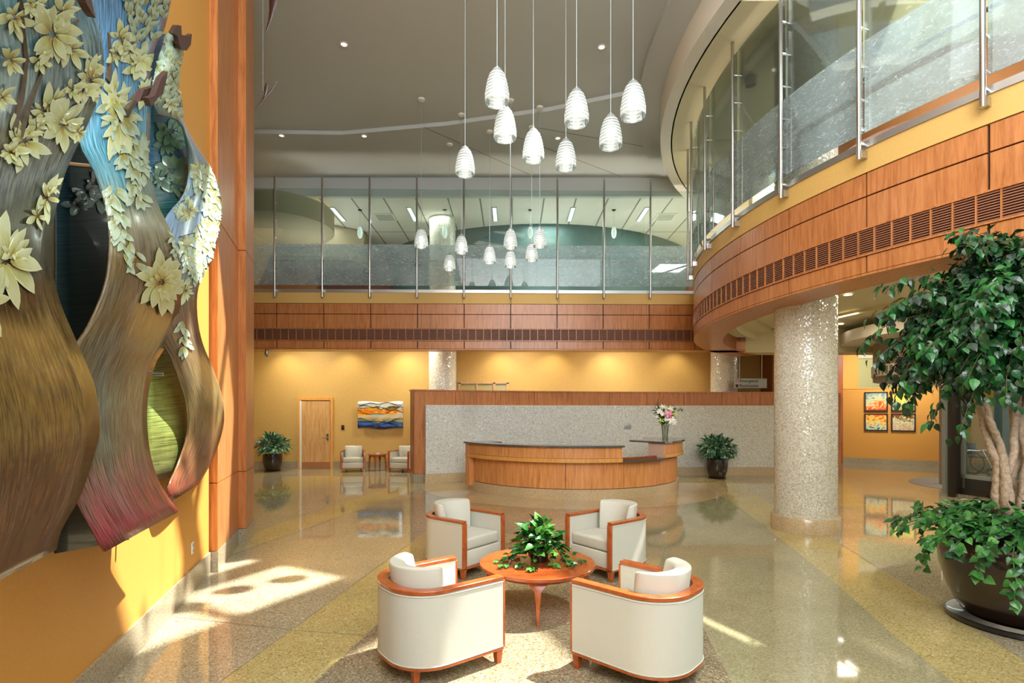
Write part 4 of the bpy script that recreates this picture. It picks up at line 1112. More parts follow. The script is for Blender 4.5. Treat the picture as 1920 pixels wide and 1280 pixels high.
# ------------------------------------------------------------------ pendants
gm = glass('pendant_frost', (0.92, 0.95, 0.94, 1), 0.4, haze=0.66, hazecol=(0.60, 0.65, 0.64, 1))
gw = plain('pendant_white_band', srgb(228, 236, 236), 0.3)
gm2, nt, b = mat('pendant_band_lit'); b.inputs['Base Color'].default_value = (0.72, 0.76, 0.75, 1); b.inputs['Emission Color'].default_value = (0.96, 1, 0.96, 1); b.inputs['Emission Strength'].default_value = 0.28
bulb_m = emis('pendant_lamp_glow', (1.0, 1.0, 0.9, 1), 3.5)
def pend_parts(t, zc):
    H = 0.42
    prof = []
    def rr(v): return 0.14 * (math.sin(min(1, v ** 0.62) * PI / 2) ** 0.9) if v < 0.75 else 0.14 - 0.006 * (v - 0.75)
    for i in range(25):
        v = i / 24; prof.append((max(0.004, rr(v)), -H * v))
    s = MB().lathe(prof, 28, cap=False).build('shade', gm, t, smooth=True)
    bb = MB()
    for k in range(8):
        v0 = 0.22 + k * 0.098; v1 = v0 + 0.04
        bb.lathe([(rr(v0) + 0.003, -H * v0), (rr(v1) + 0.003, -H * v1)], 28, cap=False)
    bb.build('shade_bands', gm2, s, smooth=True)
    MB().lathe([(0, 0.01), (0.018, 0.0), (0.02, -0.05), (0.0, -0.06)], 12, cap=False).build('cap', M['steel'], t, smooth=True)
    MB().lathe([(0.0, -0.20), (0.038, -0.215), (0.045, -0.27), (0.038, -0.32), (0.0, -0.335)], 14, cap=False).build('lamp', bulb_m, t, smooth=True)
    MB().tube([(0, 0, 0), (0, 0, zc)], 0.0045, 5).build('cord', M['greymetal'], t)
    MB().lathe([(0.0, zc), (0.075, zc - 0.002), (0.07, zc - 0.03), (0.02, zc - 0.045), (0, zc - 0.045)], 20, cap=False).build('canopy', M['white'], t, smooth=True)
near = [ # px, y top, y bottom, depth, ceiling z, words
 (932, 125, 198, 6.3, 'large glass pendant hung highest and nearest the middle of the near cluster'),
 (947, 197, 262, 6.76, 'large glass pendant just beneath the highest pendant of the near cluster'),
 (872, 273, 328, 7.9, 'large glass pendant of the near cluster closest to the sculpture, hanging alone'),
 (1000, 239, 299, 7.1, 'large glass pendant low in the centre of the near cluster, right of none lower'),
 (1061, 258, 314, 7.5, 'large glass pendant directly beneath the second brightest row of the near cluster'),
 (1081, 164, 231, 6.3, 'large glass pendant crossing the ceiling line above the lowest ones in the near cluster'),
 (1145, 212, 274, 6.8, 'large glass pendant hanging just beneath the one closest to the curved balcony'),
 (1187, 149, 218, 6.1, 'large glass pendant closest to the curved balcony'),
]
near[3] = (*near[3][:4], 'large glass pendant in the middle of the lower row of three in the near cluster')
near[4] = (*near[4][:4], 'large glass pendant of the lower row of three nearest the curved balcony')
far = [
 (790, 425, 461, 11.36, 'small far pendant hanging closest to the sculpture'),
 (865, 438, 472, 11.95, 'small far pendant second from the sculpture, in front of the mosaic column edge'),
 (843, 473, 503, 13.1, 'small far pendant hanging low in front of the upper mosaic column'),
 (918, 458, 491, 12.5, 'small far pendant midway between column and the stacked pair'),
 (957, 427, 463, 11.4, 'small far pendant, upper one of the vertically stacked pair'),
 (957, 467, 497, 12.9, 'small far pendant, lower one of the vertically stacked pair'),
 (997, 453, 487, 12.3, 'small far pendant just lower than the one nearest the curved balcony'),
 (1012, 425, 461, 11.5, 'small far pendant nearest the curved balcony in the far cluster'),
]
pp_ = None
PZ = {}
for i, (px, y0, y1, d, lab) in enumerate(near + far):
    top = atd(px, y0, d); bot = atd(px, y1, d)
    zceil = 8.40 if d < 8.5 else (8.31 if d > 12.3 or px > 980 else 8.40)
    # the cluster hangs from the roof (near) or the ceiling (far)
    zc = zceil - top.z
    t = thing('pendant_lamp', lab, 'pendant lamp', (top.x, d, top.z), 0, 'glass pendants of the near cluster' if i < 8 else 'glass pendants of the far cluster')
    if pp_ is None or True:
        key = i < 8
        if key not in PZ:
            pend_parts(t, zc); PZ[key] = (t, zc)
        else:
            src, zs = PZ[key]
            for ch in list(src.children):
                c = ch.copy(); COL.objects.link(c); c.parent = t
                if c.name.startswith('cord'): c.scale = (1, 1, zc / zs)
                if c.name.startswith('canopy'): c.location = (0, 0, zc - zs)
                for g in list(ch.children):
                    g2 = g.copy(); COL.objects.link(g2); g2.parent = c
    ld = bpy.data.lights.new('pendant_light', 'POINT'); ld.energy = 0.9; ld.color = (1, 0.97, 0.86); ld.shadow_soft_size = 0.05
    lo = bpy.data.objects.new('pendant_light', ld); COL.objects.link(lo); lo.location = (top.x, d, top.z - 0.40); lo['kind'] = 'helper'

# small oval pendants on the upper floor
wp_m = emis('opal_glass', (0.80, 0.88, 0.84, 1), 0.45)
ov = None
for i, (px, words_) in enumerate(((675, 'nearest the sculpture side'), (834, 'in front of the upper column'), (994, 'above the stacked far pendants'), (1151, 'nearest the curved balcony'))):
    q = atd(px, 436, 16.0); lab = 'small white oval pendant on the upper floor, ' + words_
    if ov is None:
        ov = thing('oval_pendant', lab, 'pendant lamp', q, 0, 'oval pendants on the upper floor')
        MB().lathe([(0.0, 0.17), (0.03, 0.165), (0.065, 0.10), (0.078, 0.0), (0.065, -0.10), (0.03, -0.165), (0, -0.17)], 18, cap=False).build('shade', wp_m, ov, smooth=True)
        MB().tube([(0, 0, 0.17), (0, 0, 7.8 - q.z)], 0.005, 5).build('cord', M['greymetal'], ov)
        MB().lathe([(0, 7.8 - q.z), (0.06, 7.795 - q.z), (0.05, 7.77 - q.z), (0, 7.765 - q.z)], 14, cap=False).build('canopy', M['black'], ov)
    else: dup(ov, q, 0, lab, 'oval pendants on the upper floor')

# hanging bird-like pods by the sculpture
def spike(mb, pts, ws, flat=0.4):
    pts = [Vector(p) for p in pts]; n = 8; vs = []
    for i, p in enumerate(pts):
        t = (pts[min(i + 1, len(pts) - 1)] - pts[max(i - 1, 0)]).normalized(); x = t.cross(Vector((0, 1, 0))).normalized(); y = t.cross(x)
        for k in range(n):
            a = 2 * PI * k / n; vs.append(p + x * cos(a) * ws[i] + y * sin(a) * ws[i] * flat)
    fs = [(i * n + k, i * n + (k + 1) % n, (i + 1) * n + (k + 1) % n, (i + 1) * n + k) for i in range(len(pts) - 1) for k in range(n)]
    mb.add(vs, fs + [tuple(range(n))[::-1], tuple(range((len(pts) - 1) * n, len(pts) * n))])
podm = artmat('rust_pod', [(0.2, srgb(56, 30, 24)), (0.5, srgb(110, 60, 34)), (0.75, srgb(190, 110, 40)), (0.9, srgb(70, 36, 26))], scale=(6, 6, 2), nscale=5, lo=0, hi=20, wob=0.9, rough=0.4)
D1_ = 7.0
def q1(px, py, d=D1_, o=None):
    v = atd(px, py, d); return v - o if o is not None else v
o1 = q1(512, 30)
h1 = thing('hanging_pod', 'rust brown tapering leaf pod hanging high beside the wood pilaster', 'ornament', o1)
mb = MB(); spike(mb, [q1(p_[0], p_[1], o=o1) for p_ in ((520, -70), (516, -30), (513, 0), (510, 20), (506, 38), (501, 52), (497, 65))], [0.01, 0.06, 0.06, 0.036, 0.02, 0.012, 0.004])
spike(mb, [q1(p_[0], p_[1], o=o1) for p_ in ((517, 0), (516, 14), (513, 28))], [0.03, 0.015, 0.003]); mb.build('leaf', podm, h1, smooth=True)
MB().tube([q1(520, -70, o=o1), (q1(520, -70, o=o1).x, 0, 8.42 - o1.z)], 0.002, 4).build('wire', M['greymetal'], h1)
o1 = q1(498, 170)
h2 = thing('hanging_pod', 'small dark winged pod on a wire just above the straight balcony level', 'ornament', o1)
mb = MB(); spike(mb, [q1(p_[0], p_[1], o=o1) for p_ in ((500, 156), (499, 165), (497, 178), (492, 186))], [0.012, 0.025, 0.014, 0.006])
spike(mb, [q1(p_[0], p_[1], o=o1) for p_ in ((520, 152), (508, 170), (494, 186), (478, 206))], [0.003, 0.01, 0.014, 0.003]); mb.build('wing', podm, h2, smooth=True)
MB().tube([q1(493, 170, o=o1), (q1(493, 170, o=o1).x, 0, 8.42 - o1.z)], 0.002, 4).build('wire', M['greymetal'], h2)

# recessed lights in the hall ceiling
rl = None
for i, (px, py, lab) in enumerate(((645, 83, 'recessed white ceiling light, high above the sculpture side of the hall'), (1128, 88, 'recessed white ceiling light between the two pendants nearest the balcony curve'),
        (528, 254, 'tiny recessed ceiling light closest to the wood pilaster'), (683, 255, 'tiny recessed ceiling light between pilaster and far pendants'), (1046, 259, 'tiny recessed ceiling light amid the near pendants'), (1238, 260, 'tiny recessed ceiling light closest to the curved bulkhead'))):
    z = 8.395 if py < 200 else 8.305
    X, Y = at(px, py, z)
    if rl is None:
        rl = thing('recessed_light', lab, 'ceiling light', (X, Y, z), 0, 'recessed lights in the hall ceiling')
        MB().lathe([(0.075, 0.004), (0.08, -0.006), (0.055, -0.008), (0.05, 0.003)], 24, cap=False).build('trim_ring', M['white'], rl, smooth=True)
        MB().lathe([(0.0, -0.002), (0.052, -0.002)], 20, cap=False).build('lens', emis('downlight_lens', (1, 0.98, 0.95, 1), 1.2), rl)
    else: dup(rl, (X, Y, z), 0, lab, 'recessed lights in the hall ceiling')

# ------------------------------------------------------------------ upper floor interior
tw = Arc((1.0, 24.0), 6.8)
struct(MB().along(tw, -142 * 6.8 * PI / 180, -38 * 6.8 * PI / 180, -0.1, 0, 4.95, 7.8, 0.3).build('wall_teal', M['teal'], smooth=True))
struct(MB().box((0, 20.9, 6.4), (19, 0.2, 2.9)).build('wall_upper_back', M['redbrown']))
lb2 = MB().lathe([(0.0, 0), (1.0, 0), (1.35, 0.06), (1.5, 0.18), (1.5, 0.75)], 40, (-6.75, 15.75, 6.95), cap=False).build('ceiling_drum', M['beige'], smooth=50); struct(lb2)
lb3 = MB(); lb3.prism([(-9.4, 16.9), (-6.2, 16.9), (-4.9, 17.9), (-4.9, 18.6), (-9.4, 18.6)], 6.75, 7.78); struct(lb3.build('bulkhead', M['beige']))
lb4 = MB(); lb4.prism([(-9.4, 15.2), (-7.6, 15.2), (-7.2, 17.0), (-9.4, 17.0)], 6.9, 7.78); struct(lb4.build('bulkhead', M['beige']))
struct(MB().box((-8.1, 19, 6.0), (2.6, 0.3, 2.0)).build('wall_upper_left', M['brownwall']))
# linear slot lights in the tile ceiling
sl = None
for i, (px, py, lab) in enumerate(((634, 402, 'nearest the sculpture side'), (773, 402, 'beside the upper column'), (928, 402, 'near the middle'), (1071, 402, 'just past the middle'), (1205, 402, 'near the curved balcony'))):
    X, Y = at(px, py, 7.79)
    if sl is None:
        sl = thing('slot_light', 'narrow slot light in the white tile ceiling, ' + lab, 'ceiling light', (X, Y, 7.79), 0, 'slot lights in the tile ceiling')
        MB().box((0, 0, 0), (0.16, 1.15, 0.02)).build('frame', M['greymetal'], sl); MB().box((0, 0, -0.012), (0.11, 1.1, 0.006)).build('diffuser', emis('slot_diffuser', (0.95, 1, 1, 1), 1.0), sl)
    else: dup(sl, (X, Y, 7.79), 0, 'narrow slot light in the white tile ceiling, ' + lab, 'slot lights in the tile ceiling')
for i, (px, lab) in enumerate(((722, 'square air vent in the tile ceiling near the upper column'), (1247, 'square air vent in the tile ceiling near the curved balcony'))):
    X, Y = at(px, 407, 7.79)
    t = thing('ceiling_vent', lab, 'vent', (X, Y, 7.79), 0, 'air vents in the tile ceiling')
    MB().box((0, 0, 0), (0.62, 0.62, 0.02)).build('frame', M['white'], t)
    mb = MB()
    for k in range(6): mb.box((0, -0.22 + k * 0.088, -0.014), (0.5, 0.03, 0.008))
    mb.build('slats', M['greymetal'], t)
# brown drum and cylinder lights on the curved upper floor
struct(MB().lathe([(1.7, 6.75), (1.7, 7.77)], 48, (8.0, 10.2, 0), cap=False).build('bulkhead_drum', M['brownwall'], smooth=True))
struct(MB().lathe([(0.0, 6.75), (1.7, 6.75)], 48, (8.0, 10.2, 0), cap=False).build('bulkhead_soffit', M['redbrown'], smooth=True))
for px, py, d, lab in ((1407, 142, 9.6, 'brushed metal cylinder light behind the curved glass, nearer the viewer'), (1366, 226, 11.8, 'brushed metal cylinder light behind the curved glass, further along')):
    q = atd(px, py, d)
    t = thing('cylinder_light', lab, 'ceiling light', q, 0, 'cylinder lights on the upper floor')
    MB().lathe([(0, 0.2), (0.10, 0.2), (0.10, -0.17), (0.085, -0.17), (0.08, -0.1), (0, -0.1)], 24, cap=False).build('housing', M['steel'], t, smooth=40)
    MB().tube([(0, 0, 0.2), (0, 0, 7.77 - q.z)], 0.012, 6).build('stem', M['steel'], t)
struct(MB().box((10.5, 13.6, 6.35), (9.0, 0.2, 2.85)).build('wall_upper_right', M['cream']))
struct(MB().box((15.45, 7, 6.6), (0.1, 20, 3.4)).build('wall_right_upper', M['white']))
struct(MB().box((15.45, 3.5, 2.05), (0.1, 13, 4.1)).build('wall_right', M['yellow']))

# ------------------------------------------------------------------ right hand lobby
PA, PB = Vector((11.5, 19.6)), Vector((14.6, 17.3))
wl_ = Line(PA, PB)          # normal faces towards -x -y side
if wl_.n.y > 0: wl_.n = -wl_.n
struct(MB().along(wl_, -0.2, wl_.L + 0.6, -0.5, 0, 0, 2.62).build('wall_paintings', M['orange']))
struct(MB().along(wl_, -0.2, wl_.L + 0.6, 0, 0.03, 0, 0.2).build('baseboard_right', M['stone']))
struct(MB().along(wl_, -0.2, wl_.L + 0.6, -0.52, 0.02, 2.62, 2.65).build('trim_3', M['band']))
struct(MB().box((15.2, 20.3, 2.1), (8.2, 0.2, 4.2)).build('wall_green', M['green']))
struct(MB().box((15.2, 20.15, 4.0), (8.2, 0.15, 0.4)).build('trim_4', M['white']))
pc = atd(1594, 690, 19.2)
struct(MB().box((pc.x + 0.02, 19.55, 3.38), (0.68, 0.5, 1.48)).build('wall_pier_right', M['orange']))
struct(MB().box(((1571 - PX0) / F * 19.0, 19.0, 2.1), (0.18, 0.3, 4.2)).build('trim_5', M['cherry_dark']))
struct(MB().box((9.6, 19.8, 2.1), (4.0, 0.2, 4.2)).build('wall_hall_end', M['brownwall']))
# four abstract paintings
psets = [((1621, 735, 1665, 771), 'top, beside the pier', [srgb(90, 120, 120), srgb(150, 180, 176), srgb(220, 214, 160), srgb(226, 130, 50), srgb(196, 60, 40)]),
         ((1671, 735, 1717, 771), 'top, nearest the tree', [srgb(180, 60, 40), srgb(240, 220, 60), srgb(226, 214, 120), srgb(150, 160, 140), srgb(220, 90, 30)]),
         ((1621, 775, 1665, 808), 'bottom, beside the pier', [srgb(214, 70, 30), srgb(232, 140, 40), srgb(236, 214, 110), srgb(190, 210, 200), srgb(40, 100, 130)]),
         ((1671, 775, 1717, 809), 'bottom, nearest the tree', [srgb(150, 40, 24), srgb(110, 96, 50), srgb(226, 214, 170), srgb(190, 190, 170), srgb(230, 150, 60)])]
for (x0, y0, x1, y1), w_, cs_ in psets:
    def hit(px, py):
        dv = Vector(((px - PX0) / F, 1.0)); n = wl_.n
        t = (n.dot(wl_.a) + 0.03) / n.dot(dv); return Vector((dv.x * t, dv.y * t, CH + (HZ - py) / F * t))
    a, b_ = hit(x0, y0), hit(x1, y1)
    c = (a + b_) / 2; Wd = (Vector((a.x, a.y)) - Vector((b_.x, b_.y))).length; Hd = a.z - b_.z
    rz = math.atan2(wl_.n.y, wl_.n.x) + PI / 2
    t = thing('abstract_painting', 'square abstract painting in a dark frame, %s' % w_, 'painting', (c.x, c.y, c.z), rz, 'four abstract paintings on the orange wall')
    cs_ = cs_ if Wd > 0 else cs_
    pm = artmat('abstract_paint', [(0.1, cs_[0]), (0.32, cs_[1]), (0.5, cs_[2]), (0.68, cs_[3]), (0.85, cs_[4])], scale=(3, 3, 3), seed=x0 * 0.37 + y0 * 0.91, nscale=1.6, dist=2.5, lo=Hd * 0.9, hi=-Hd * 0.9, wob=0.7, rough=0.3)
    MB().box((0, -0.012, 0), (Wd - 0.08, 0.01, Hd - 0.08)).build('canvas', pm, t)
    fb = MB()
    for sx_ in (-1, 1): fb.box((sx_ * (Wd / 2 - 0.02), 0, 0), (0.04, 0.05, Hd))
    for sx_ in (-1, 1): fb.box((0, 0, sx_ * (Hd / 2 - 0.02)), (Wd, 0.05, 0.04))
    fb.build('frame', plain('dark_frame', srgb(44, 36, 44), 0.4), t)
# small sign by the column
q = atd(1568, 722, 17.5)
s2 = thing('wall_sign', 'small white sign with a dark letter peeking past the big column', 'sign', q)
MB().box((-0.2, 0.02, 0), (0.5, 0.03, 0.26)).build('panel', M['white_plastic'], s2)
textobj('S', 0.3, M['black'], s2, (-0.13, -0.003, -0.1))

# ceiling rings and revolving door
RC = (12.0, 13.2)
struct(MB().lathe([(0, 3.62), (3.3, 3.62), (3.4, 3.64), (3.4, 3.92), (0, 3.92)], 80, (RC[0], RC[1], 0), cap=False).build('ceiling_ring', M['white'], smooth=40))
struct(MB().lathe([(4.3, 4.0), (4.4, 4.02), (4.4, 4.119)], 80, (RC[0], RC[1], 0), cap=False, a0=rad(120), a1=rad(250)).build('ceiling_ring_outer', M['cream'], smooth=40))
rd = thing('revolving_door', 'revolving entrance door with curved drum and dark mullions behind the tree', 'revolving door', (RC[0], RC[1], 0))
RD = 2.66
MB().lathe([(RD, 2.62), (RD, 3.62)], 72, cap=False).build('drum', plain('drum_grey', srgb(158, 142, 126), 0.35, metal=0.3), rd, smooth=True)
MB().lathe([(RD + 0.015, 2.98), (RD + 0.03, 2.98), (RD + 0.03, 3.02), (RD + 0.015, 3.02)], 72, cap=False).build('rail_band', M['white'], rd, smooth=True)
MB().lathe([(RD + 0.015, 2.74), (RD + 0.03, 2.74), (RD + 0.03, 2.78), (RD + 0.015, 2.78)], 72, cap=False).build('rail_band', M['white'], rd, smooth=True)
mb = MB()
for k in range(90):
    a = 2 * PI * k / 90; mb.box((RD * cos(a) + 0.02 * cos(a), RD * sin(a) + 0.02 * sin(a), 2.88), (0.03, 0.03, 0.24), a)
mb.build('balusters', M['white'], rd)
MB().lathe([(0, 0.002), (1.87, 0.002), (1.87, 0.006), (0, 0.006)], 64, cap=False).build('floor_mat', plain('grey_mat', srgb(132, 122, 112), 0.9, noise=0.2, nscale=120), rd)
DB = 1.75
def rdpt(px, y_floor):
    X, Y = at(px, y_floor); return Vector((X - RC[0], Y - RC[1]))
# posts
for px, yf, wdt, mm in ((1767, 908, 0.10, M['steel']), (1775, 925, 0.13, M['doorframe']), (1785, 931, 0.12, M['bronze']), (1796, 925, 0.14, M['bronze'])):
    v = rdpt(px, yf); MB().box((v.x, v.y, 1.31), (wdt, 0.09, 2.62)).build('mullion', mm, rd)
# glass leaf
a, b_ = rdpt(1800, 925), rdpt(1935, 945)
dirv = (b_ - a).normalized(); ang = math.atan2(dirv.y, dirv.x); L_ = (b_ - a).length; c = (a + b_) / 2
def bx2(u, z, su, sz, m_, nm, th=0.06):
    pt = a + dirv * u; return MB().box((pt.x, pt.y, z), (su, th, sz), ang).build(nm, m_, rd)
bx2(L_ / 2, 0.07, L_, 0.14, M['bronze'], 'bottom_rail', 0.1)
bx2(L_ / 2, 0.25, L_, 0.22, plain('black_rail', srgb(40, 38, 36), 0.3), 'kick_rail')
bx2(L_ / 2, 0.40, L_, 0.08, M['doorframe'], 'glazing_bar')
bx2(0.05, 1.3, 0.16, 2.6, M['doorframe'], 'stile'); bx2(L_, 1.3, 0.12, 2.6, M['doorframe'], 'stile')
bx2(L_ / 2, 2.55, L_, 0.14, M['doorframe'], 'top_rail')
bx2(L_ / 2, 1.45, L_ - 0.1, 2.05, M['doorglass'], 'door_pane', 0.012)
# outside
struct(MB().box((22, 13, -0.09), (9, 16, 0.2)).build('pavement', plain('pavement_grey', srgb(120, 124, 120), 0.7)))
struct(MB().box((17.5, 18.6, 1.6), (5.6, 0.3, 3.2)).build('wall_outside', plain('outside_wall', srgb(84, 100, 98), 0.6)))
# wheelchair waiting inside the entrance
q = (13.85, 16.1)
wc = thing('wheelchair', 'folded steel wheelchair parked behind the revolving door glass', 'wheelchair', (q[0], q[1], 0), rad(25))
def ring(mb, c, R, r, ax='x', n=28):
    pts = []
    for i in range(n):
        a = 2 * PI * i / n; pts.append((c[0], c[1] + R * cos(a), c[2] + R * sin(a)))
    mb.tube(pts, r, 6, closed=True); return mb
for s in (-0.28, 0.28):
    ring(MB(), (s, 0, 0.31), 0.30, 0.014).build('wheel', M['black'], wc); ring(MB(), (s * 1.1, 0, 0.31), 0.25, 0.008).build('hand_rim', M['steel'], wc)
    mb = MB()
    for k in range(10):
        a = 2 * PI * k / 10; mb.tube([(s, 0, 0.31), (s, 0.29 * cos(a), 0.31 + 0.29 * sin(a))], 0.003, 4)
    mb.build('spokes', M['steel'], wc)
    ring(MB(), (s * 0.9, -0.42, 0.09), 0.075, 0.014, n=16).build('caster', M['black'], wc)
    MB().tube([(s * 0.85, 0.12, 0.2), (s * 0.85, 0.16, 0.9), (s * 0.85, 0.28, 0.93)], 0.012, 6).tube([(s * 0.85, 0.14, 0.68), (s * 0.85, -0.25, 0.68), (s * 0.85, -0.36, 0.45), (s * 0.85, -0.5, 0.12)], 0.012, 6).build('side_frame', M['steel'], wc)
MB().box((0, -0.08, 0.48), (0.46, 0.42, 0.03)).build('seat', M['black'], wc); MB().box((0, 0.15, 0.7), (0.46, 0.02, 0.38)).build('backrest', M['black'], wc)
# downlights under the curved balcony and lobby
dl = None
for px, py, lab in ((1402, 607, 'recessed downlight inside the curved balcony soffit, beside the cornice'), (1590, 552, 'recessed downlight in the lobby ceiling above the white ring'), (1576, 607, 'bright recessed downlight at the rim of the white ceiling ring')):
    X, Y = at(px, py, 4.11)
    if dl is None:
        dl = thing('recessed_downlight', lab, 'ceiling light', (X, Y, 4.11), 0, 'downlights under the balcony')
        MB().lathe([(0.10, 0.004), (0.105, -0.008), (0.075, -0.01), (0.07, 0.003)], 24, cap=False).build('trim_ring', M['white'], dl, smooth=True)
        MB().lathe([(0.0, -0.003), (0.072, -0.003)], 20, cap=False).build('lens', emis('downlight_glow', (1, 0.97, 0.88, 1), 12), dl)
    else: dup(dl, (X, Y, 4.11), 0, lab, 'downlights under the balcony')

# ------------------------------------------------------------------ painted glass sculpture on the orange wall
def sheetmat(name, stops, zlo, zhi, streak=(70, 3), amp=0.035, dark=0.36, horiz=False, flat=0.22):
    m, nt, b = mat(name); L = nt.links.new
    uv = node(nt, 'ShaderNodeUVMap'); mp = node(nt, 'ShaderNodeMapping')
    mp.inputs['Scale'].default_value = (streak[1], streak[0], 1) if horiz else (streak[0], streak[1], 1)
    L(uv.outputs[0], mp.inputs['Vector'])
    n = node(nt, 'ShaderNodeTexNoise', Scale=1.0, Detail=5.0, Roughness=0.65); L(mp.outputs[0], n.inputs['Vector'])
    n2 = node(nt, 'ShaderNodeTexNoise', Scale=3.0, Detail=3.0, Distortion=1.0); L(uv.outputs[0], n2.inputs['Vector'])
    sx = node(nt, 'ShaderNodeSeparateXYZ'); L(uv.outputs[0], sx.inputs[0])
    mr = node(nt, 'ShaderNodeMapRange'); mr.inputs[1].default_value = 0; mr.inputs[2].default_value = 5.76; L(sx.outputs['Y'], mr.inputs[0])
    def madd(src, k, base):
        s_ = node(nt, 'ShaderNodeMath', operation='SUBTRACT'); s_.inputs[1].default_value = 0.5; L(src, s_.inputs[0])
        a = node(nt, 'ShaderNodeMath', operation='MULTIPLY_ADD'); a.inputs[1].default_value = k; L(s_.outputs[0], a.inputs[0]); L(base, a.inputs[2]); return a.outputs[0]
    f = madd(n.outputs['Fac'], amp * 2, mr.outputs[0]); f = madd(n2.outputs['Fac'], amp * 3.2, f)
    r = ramp(nt, stops); L(f, r.inputs['Fac'])
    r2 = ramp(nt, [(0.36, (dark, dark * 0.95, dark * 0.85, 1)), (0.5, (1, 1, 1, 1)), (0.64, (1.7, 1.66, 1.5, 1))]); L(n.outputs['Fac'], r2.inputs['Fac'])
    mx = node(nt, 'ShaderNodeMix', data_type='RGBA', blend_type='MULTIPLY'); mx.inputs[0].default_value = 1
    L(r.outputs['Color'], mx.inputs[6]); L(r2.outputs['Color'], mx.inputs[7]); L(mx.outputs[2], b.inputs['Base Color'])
    b.inputs['Roughness'].default_value = flat; b.inputs['Specular IOR Level'].default_value = 0.2; b.inputs['Coat Weight'].default_value = 0.10; b.inputs['Coat Roughness'].default_value = 0.05
    return m
S = srgb
def tstops(y0, y1, lst): return [((y - y0) / (y1 - y0), c) for y, c in lst]
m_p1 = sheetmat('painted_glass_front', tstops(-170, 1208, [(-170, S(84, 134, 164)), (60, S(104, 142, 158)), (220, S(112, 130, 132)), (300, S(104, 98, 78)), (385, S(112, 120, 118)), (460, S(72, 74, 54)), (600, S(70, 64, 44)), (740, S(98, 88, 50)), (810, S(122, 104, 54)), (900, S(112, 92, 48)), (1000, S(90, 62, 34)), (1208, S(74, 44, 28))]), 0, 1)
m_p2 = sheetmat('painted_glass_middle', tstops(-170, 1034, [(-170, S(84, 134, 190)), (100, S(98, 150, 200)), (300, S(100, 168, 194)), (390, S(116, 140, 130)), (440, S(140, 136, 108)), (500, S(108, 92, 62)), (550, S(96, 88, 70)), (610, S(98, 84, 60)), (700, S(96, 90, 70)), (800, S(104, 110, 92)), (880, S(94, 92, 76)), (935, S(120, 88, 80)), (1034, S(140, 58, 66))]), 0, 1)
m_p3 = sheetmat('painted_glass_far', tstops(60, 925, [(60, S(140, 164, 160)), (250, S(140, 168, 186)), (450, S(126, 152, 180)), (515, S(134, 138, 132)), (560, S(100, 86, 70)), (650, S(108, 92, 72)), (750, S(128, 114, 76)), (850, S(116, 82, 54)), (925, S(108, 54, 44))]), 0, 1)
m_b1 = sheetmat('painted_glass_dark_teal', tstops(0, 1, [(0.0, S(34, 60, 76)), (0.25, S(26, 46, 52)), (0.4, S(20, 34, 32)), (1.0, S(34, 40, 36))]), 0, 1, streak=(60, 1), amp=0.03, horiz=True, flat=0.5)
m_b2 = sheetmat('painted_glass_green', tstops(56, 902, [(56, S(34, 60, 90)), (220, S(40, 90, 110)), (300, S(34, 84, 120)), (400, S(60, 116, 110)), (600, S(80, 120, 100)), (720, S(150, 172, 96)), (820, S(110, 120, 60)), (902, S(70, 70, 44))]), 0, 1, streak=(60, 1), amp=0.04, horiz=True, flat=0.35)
def xat(pl, y):
    for (x0, y0), (x1, y1) in zip(pl[:-1], pl[1:]):
        if y0 <= y <= y1: return x0 + (x1 - x0) * (y - y0) / (y1 - y0)
    return pl[-1][0] if y > pl[-1][1] else pl[0][0]
def smooth_edge(pl, n):
    """Catmull-Rom through the outline points, resampled evenly in height"""
    out = []
    for i in range(len(pl) - 1):
        p = [Vector(pl[max(i - 1, 0)]), Vector(pl[i]), Vector(pl[i + 1]), Vector(pl[min(i + 2, len(pl) - 1)])]
        for k in range(8):
            v = k / 8
            out.append(tuple(0.5 * ((2 * p[1]) + (-p[0] + p[2]) * v + (2 * p[0] - 5 * p[1] + 4 * p[2] - p[3]) * v * v + (-p[0] + 3 * p[1] - 3 * p[2] + p[3]) * v ** 3)))
    out.append(pl[-1])
    o2 = [out[0]]
    for q in out[1:]:
        if q[1] > o2[-1][1] + 0.01: o2.append(q)
    y0, y1 = o2[0][1], o2[-1][1]
    return [(xat(o2, y0 + (y1 - y0) * i / n), y0 + (y1 - y0) * i / n) for i in range(n + 1)]
art = thing('wall_sculpture', 'huge sculpture of overlapping wavy glass sheets painted with a flowering magnolia tree', 'sculpture', (0, 0, 0))
def sheet(nm, left, right, wf, m, rows=64, cols=14):
    L_, R_ = smooth_edge(left, rows), smooth_edge(right, rows)
    vs, fs, uvs = [], [], []
    for i in range(rows + 1):
        for j in range(cols + 1):
            c = j / cols
            px = L_[i][0] * (1 - c) + R_[i][0] * c; py = L_[i][1] * (1 - c) + R_[i][1] * c
            vs.append(raywall(px, py, wf(i / rows, c)))
    V = lambda i: i * 0.09
    for i in range(rows):
        for j in range(cols):
            a = i * (cols + 1) + j
            fs.append((a, a + cols + 1, a + cols + 2, a + 1))
            Wd = lambda ii: (R_[ii][0] - L_[ii][0]) / 150
            k_ = 64 / rows; uvs.append([(j / cols * 1.2, V(i) * k_), (j / cols * 1.2, V(i + 1) * k_), ((j + 1) / cols * 1.2, V(i + 1) * k_), ((j + 1) / cols * 1.2, V(i) * k_)])
    mb = MB(); mb.add(vs, fs, uvs)
    o = mb.build(nm, m, art, smooth=60, fix=False, solid=0.012)
    return o, BVHTree.FromPolygons([Vector(v) for v in vs], fs)
p1l = [(-230, -170), (-230, 400), (-230, 1208)]
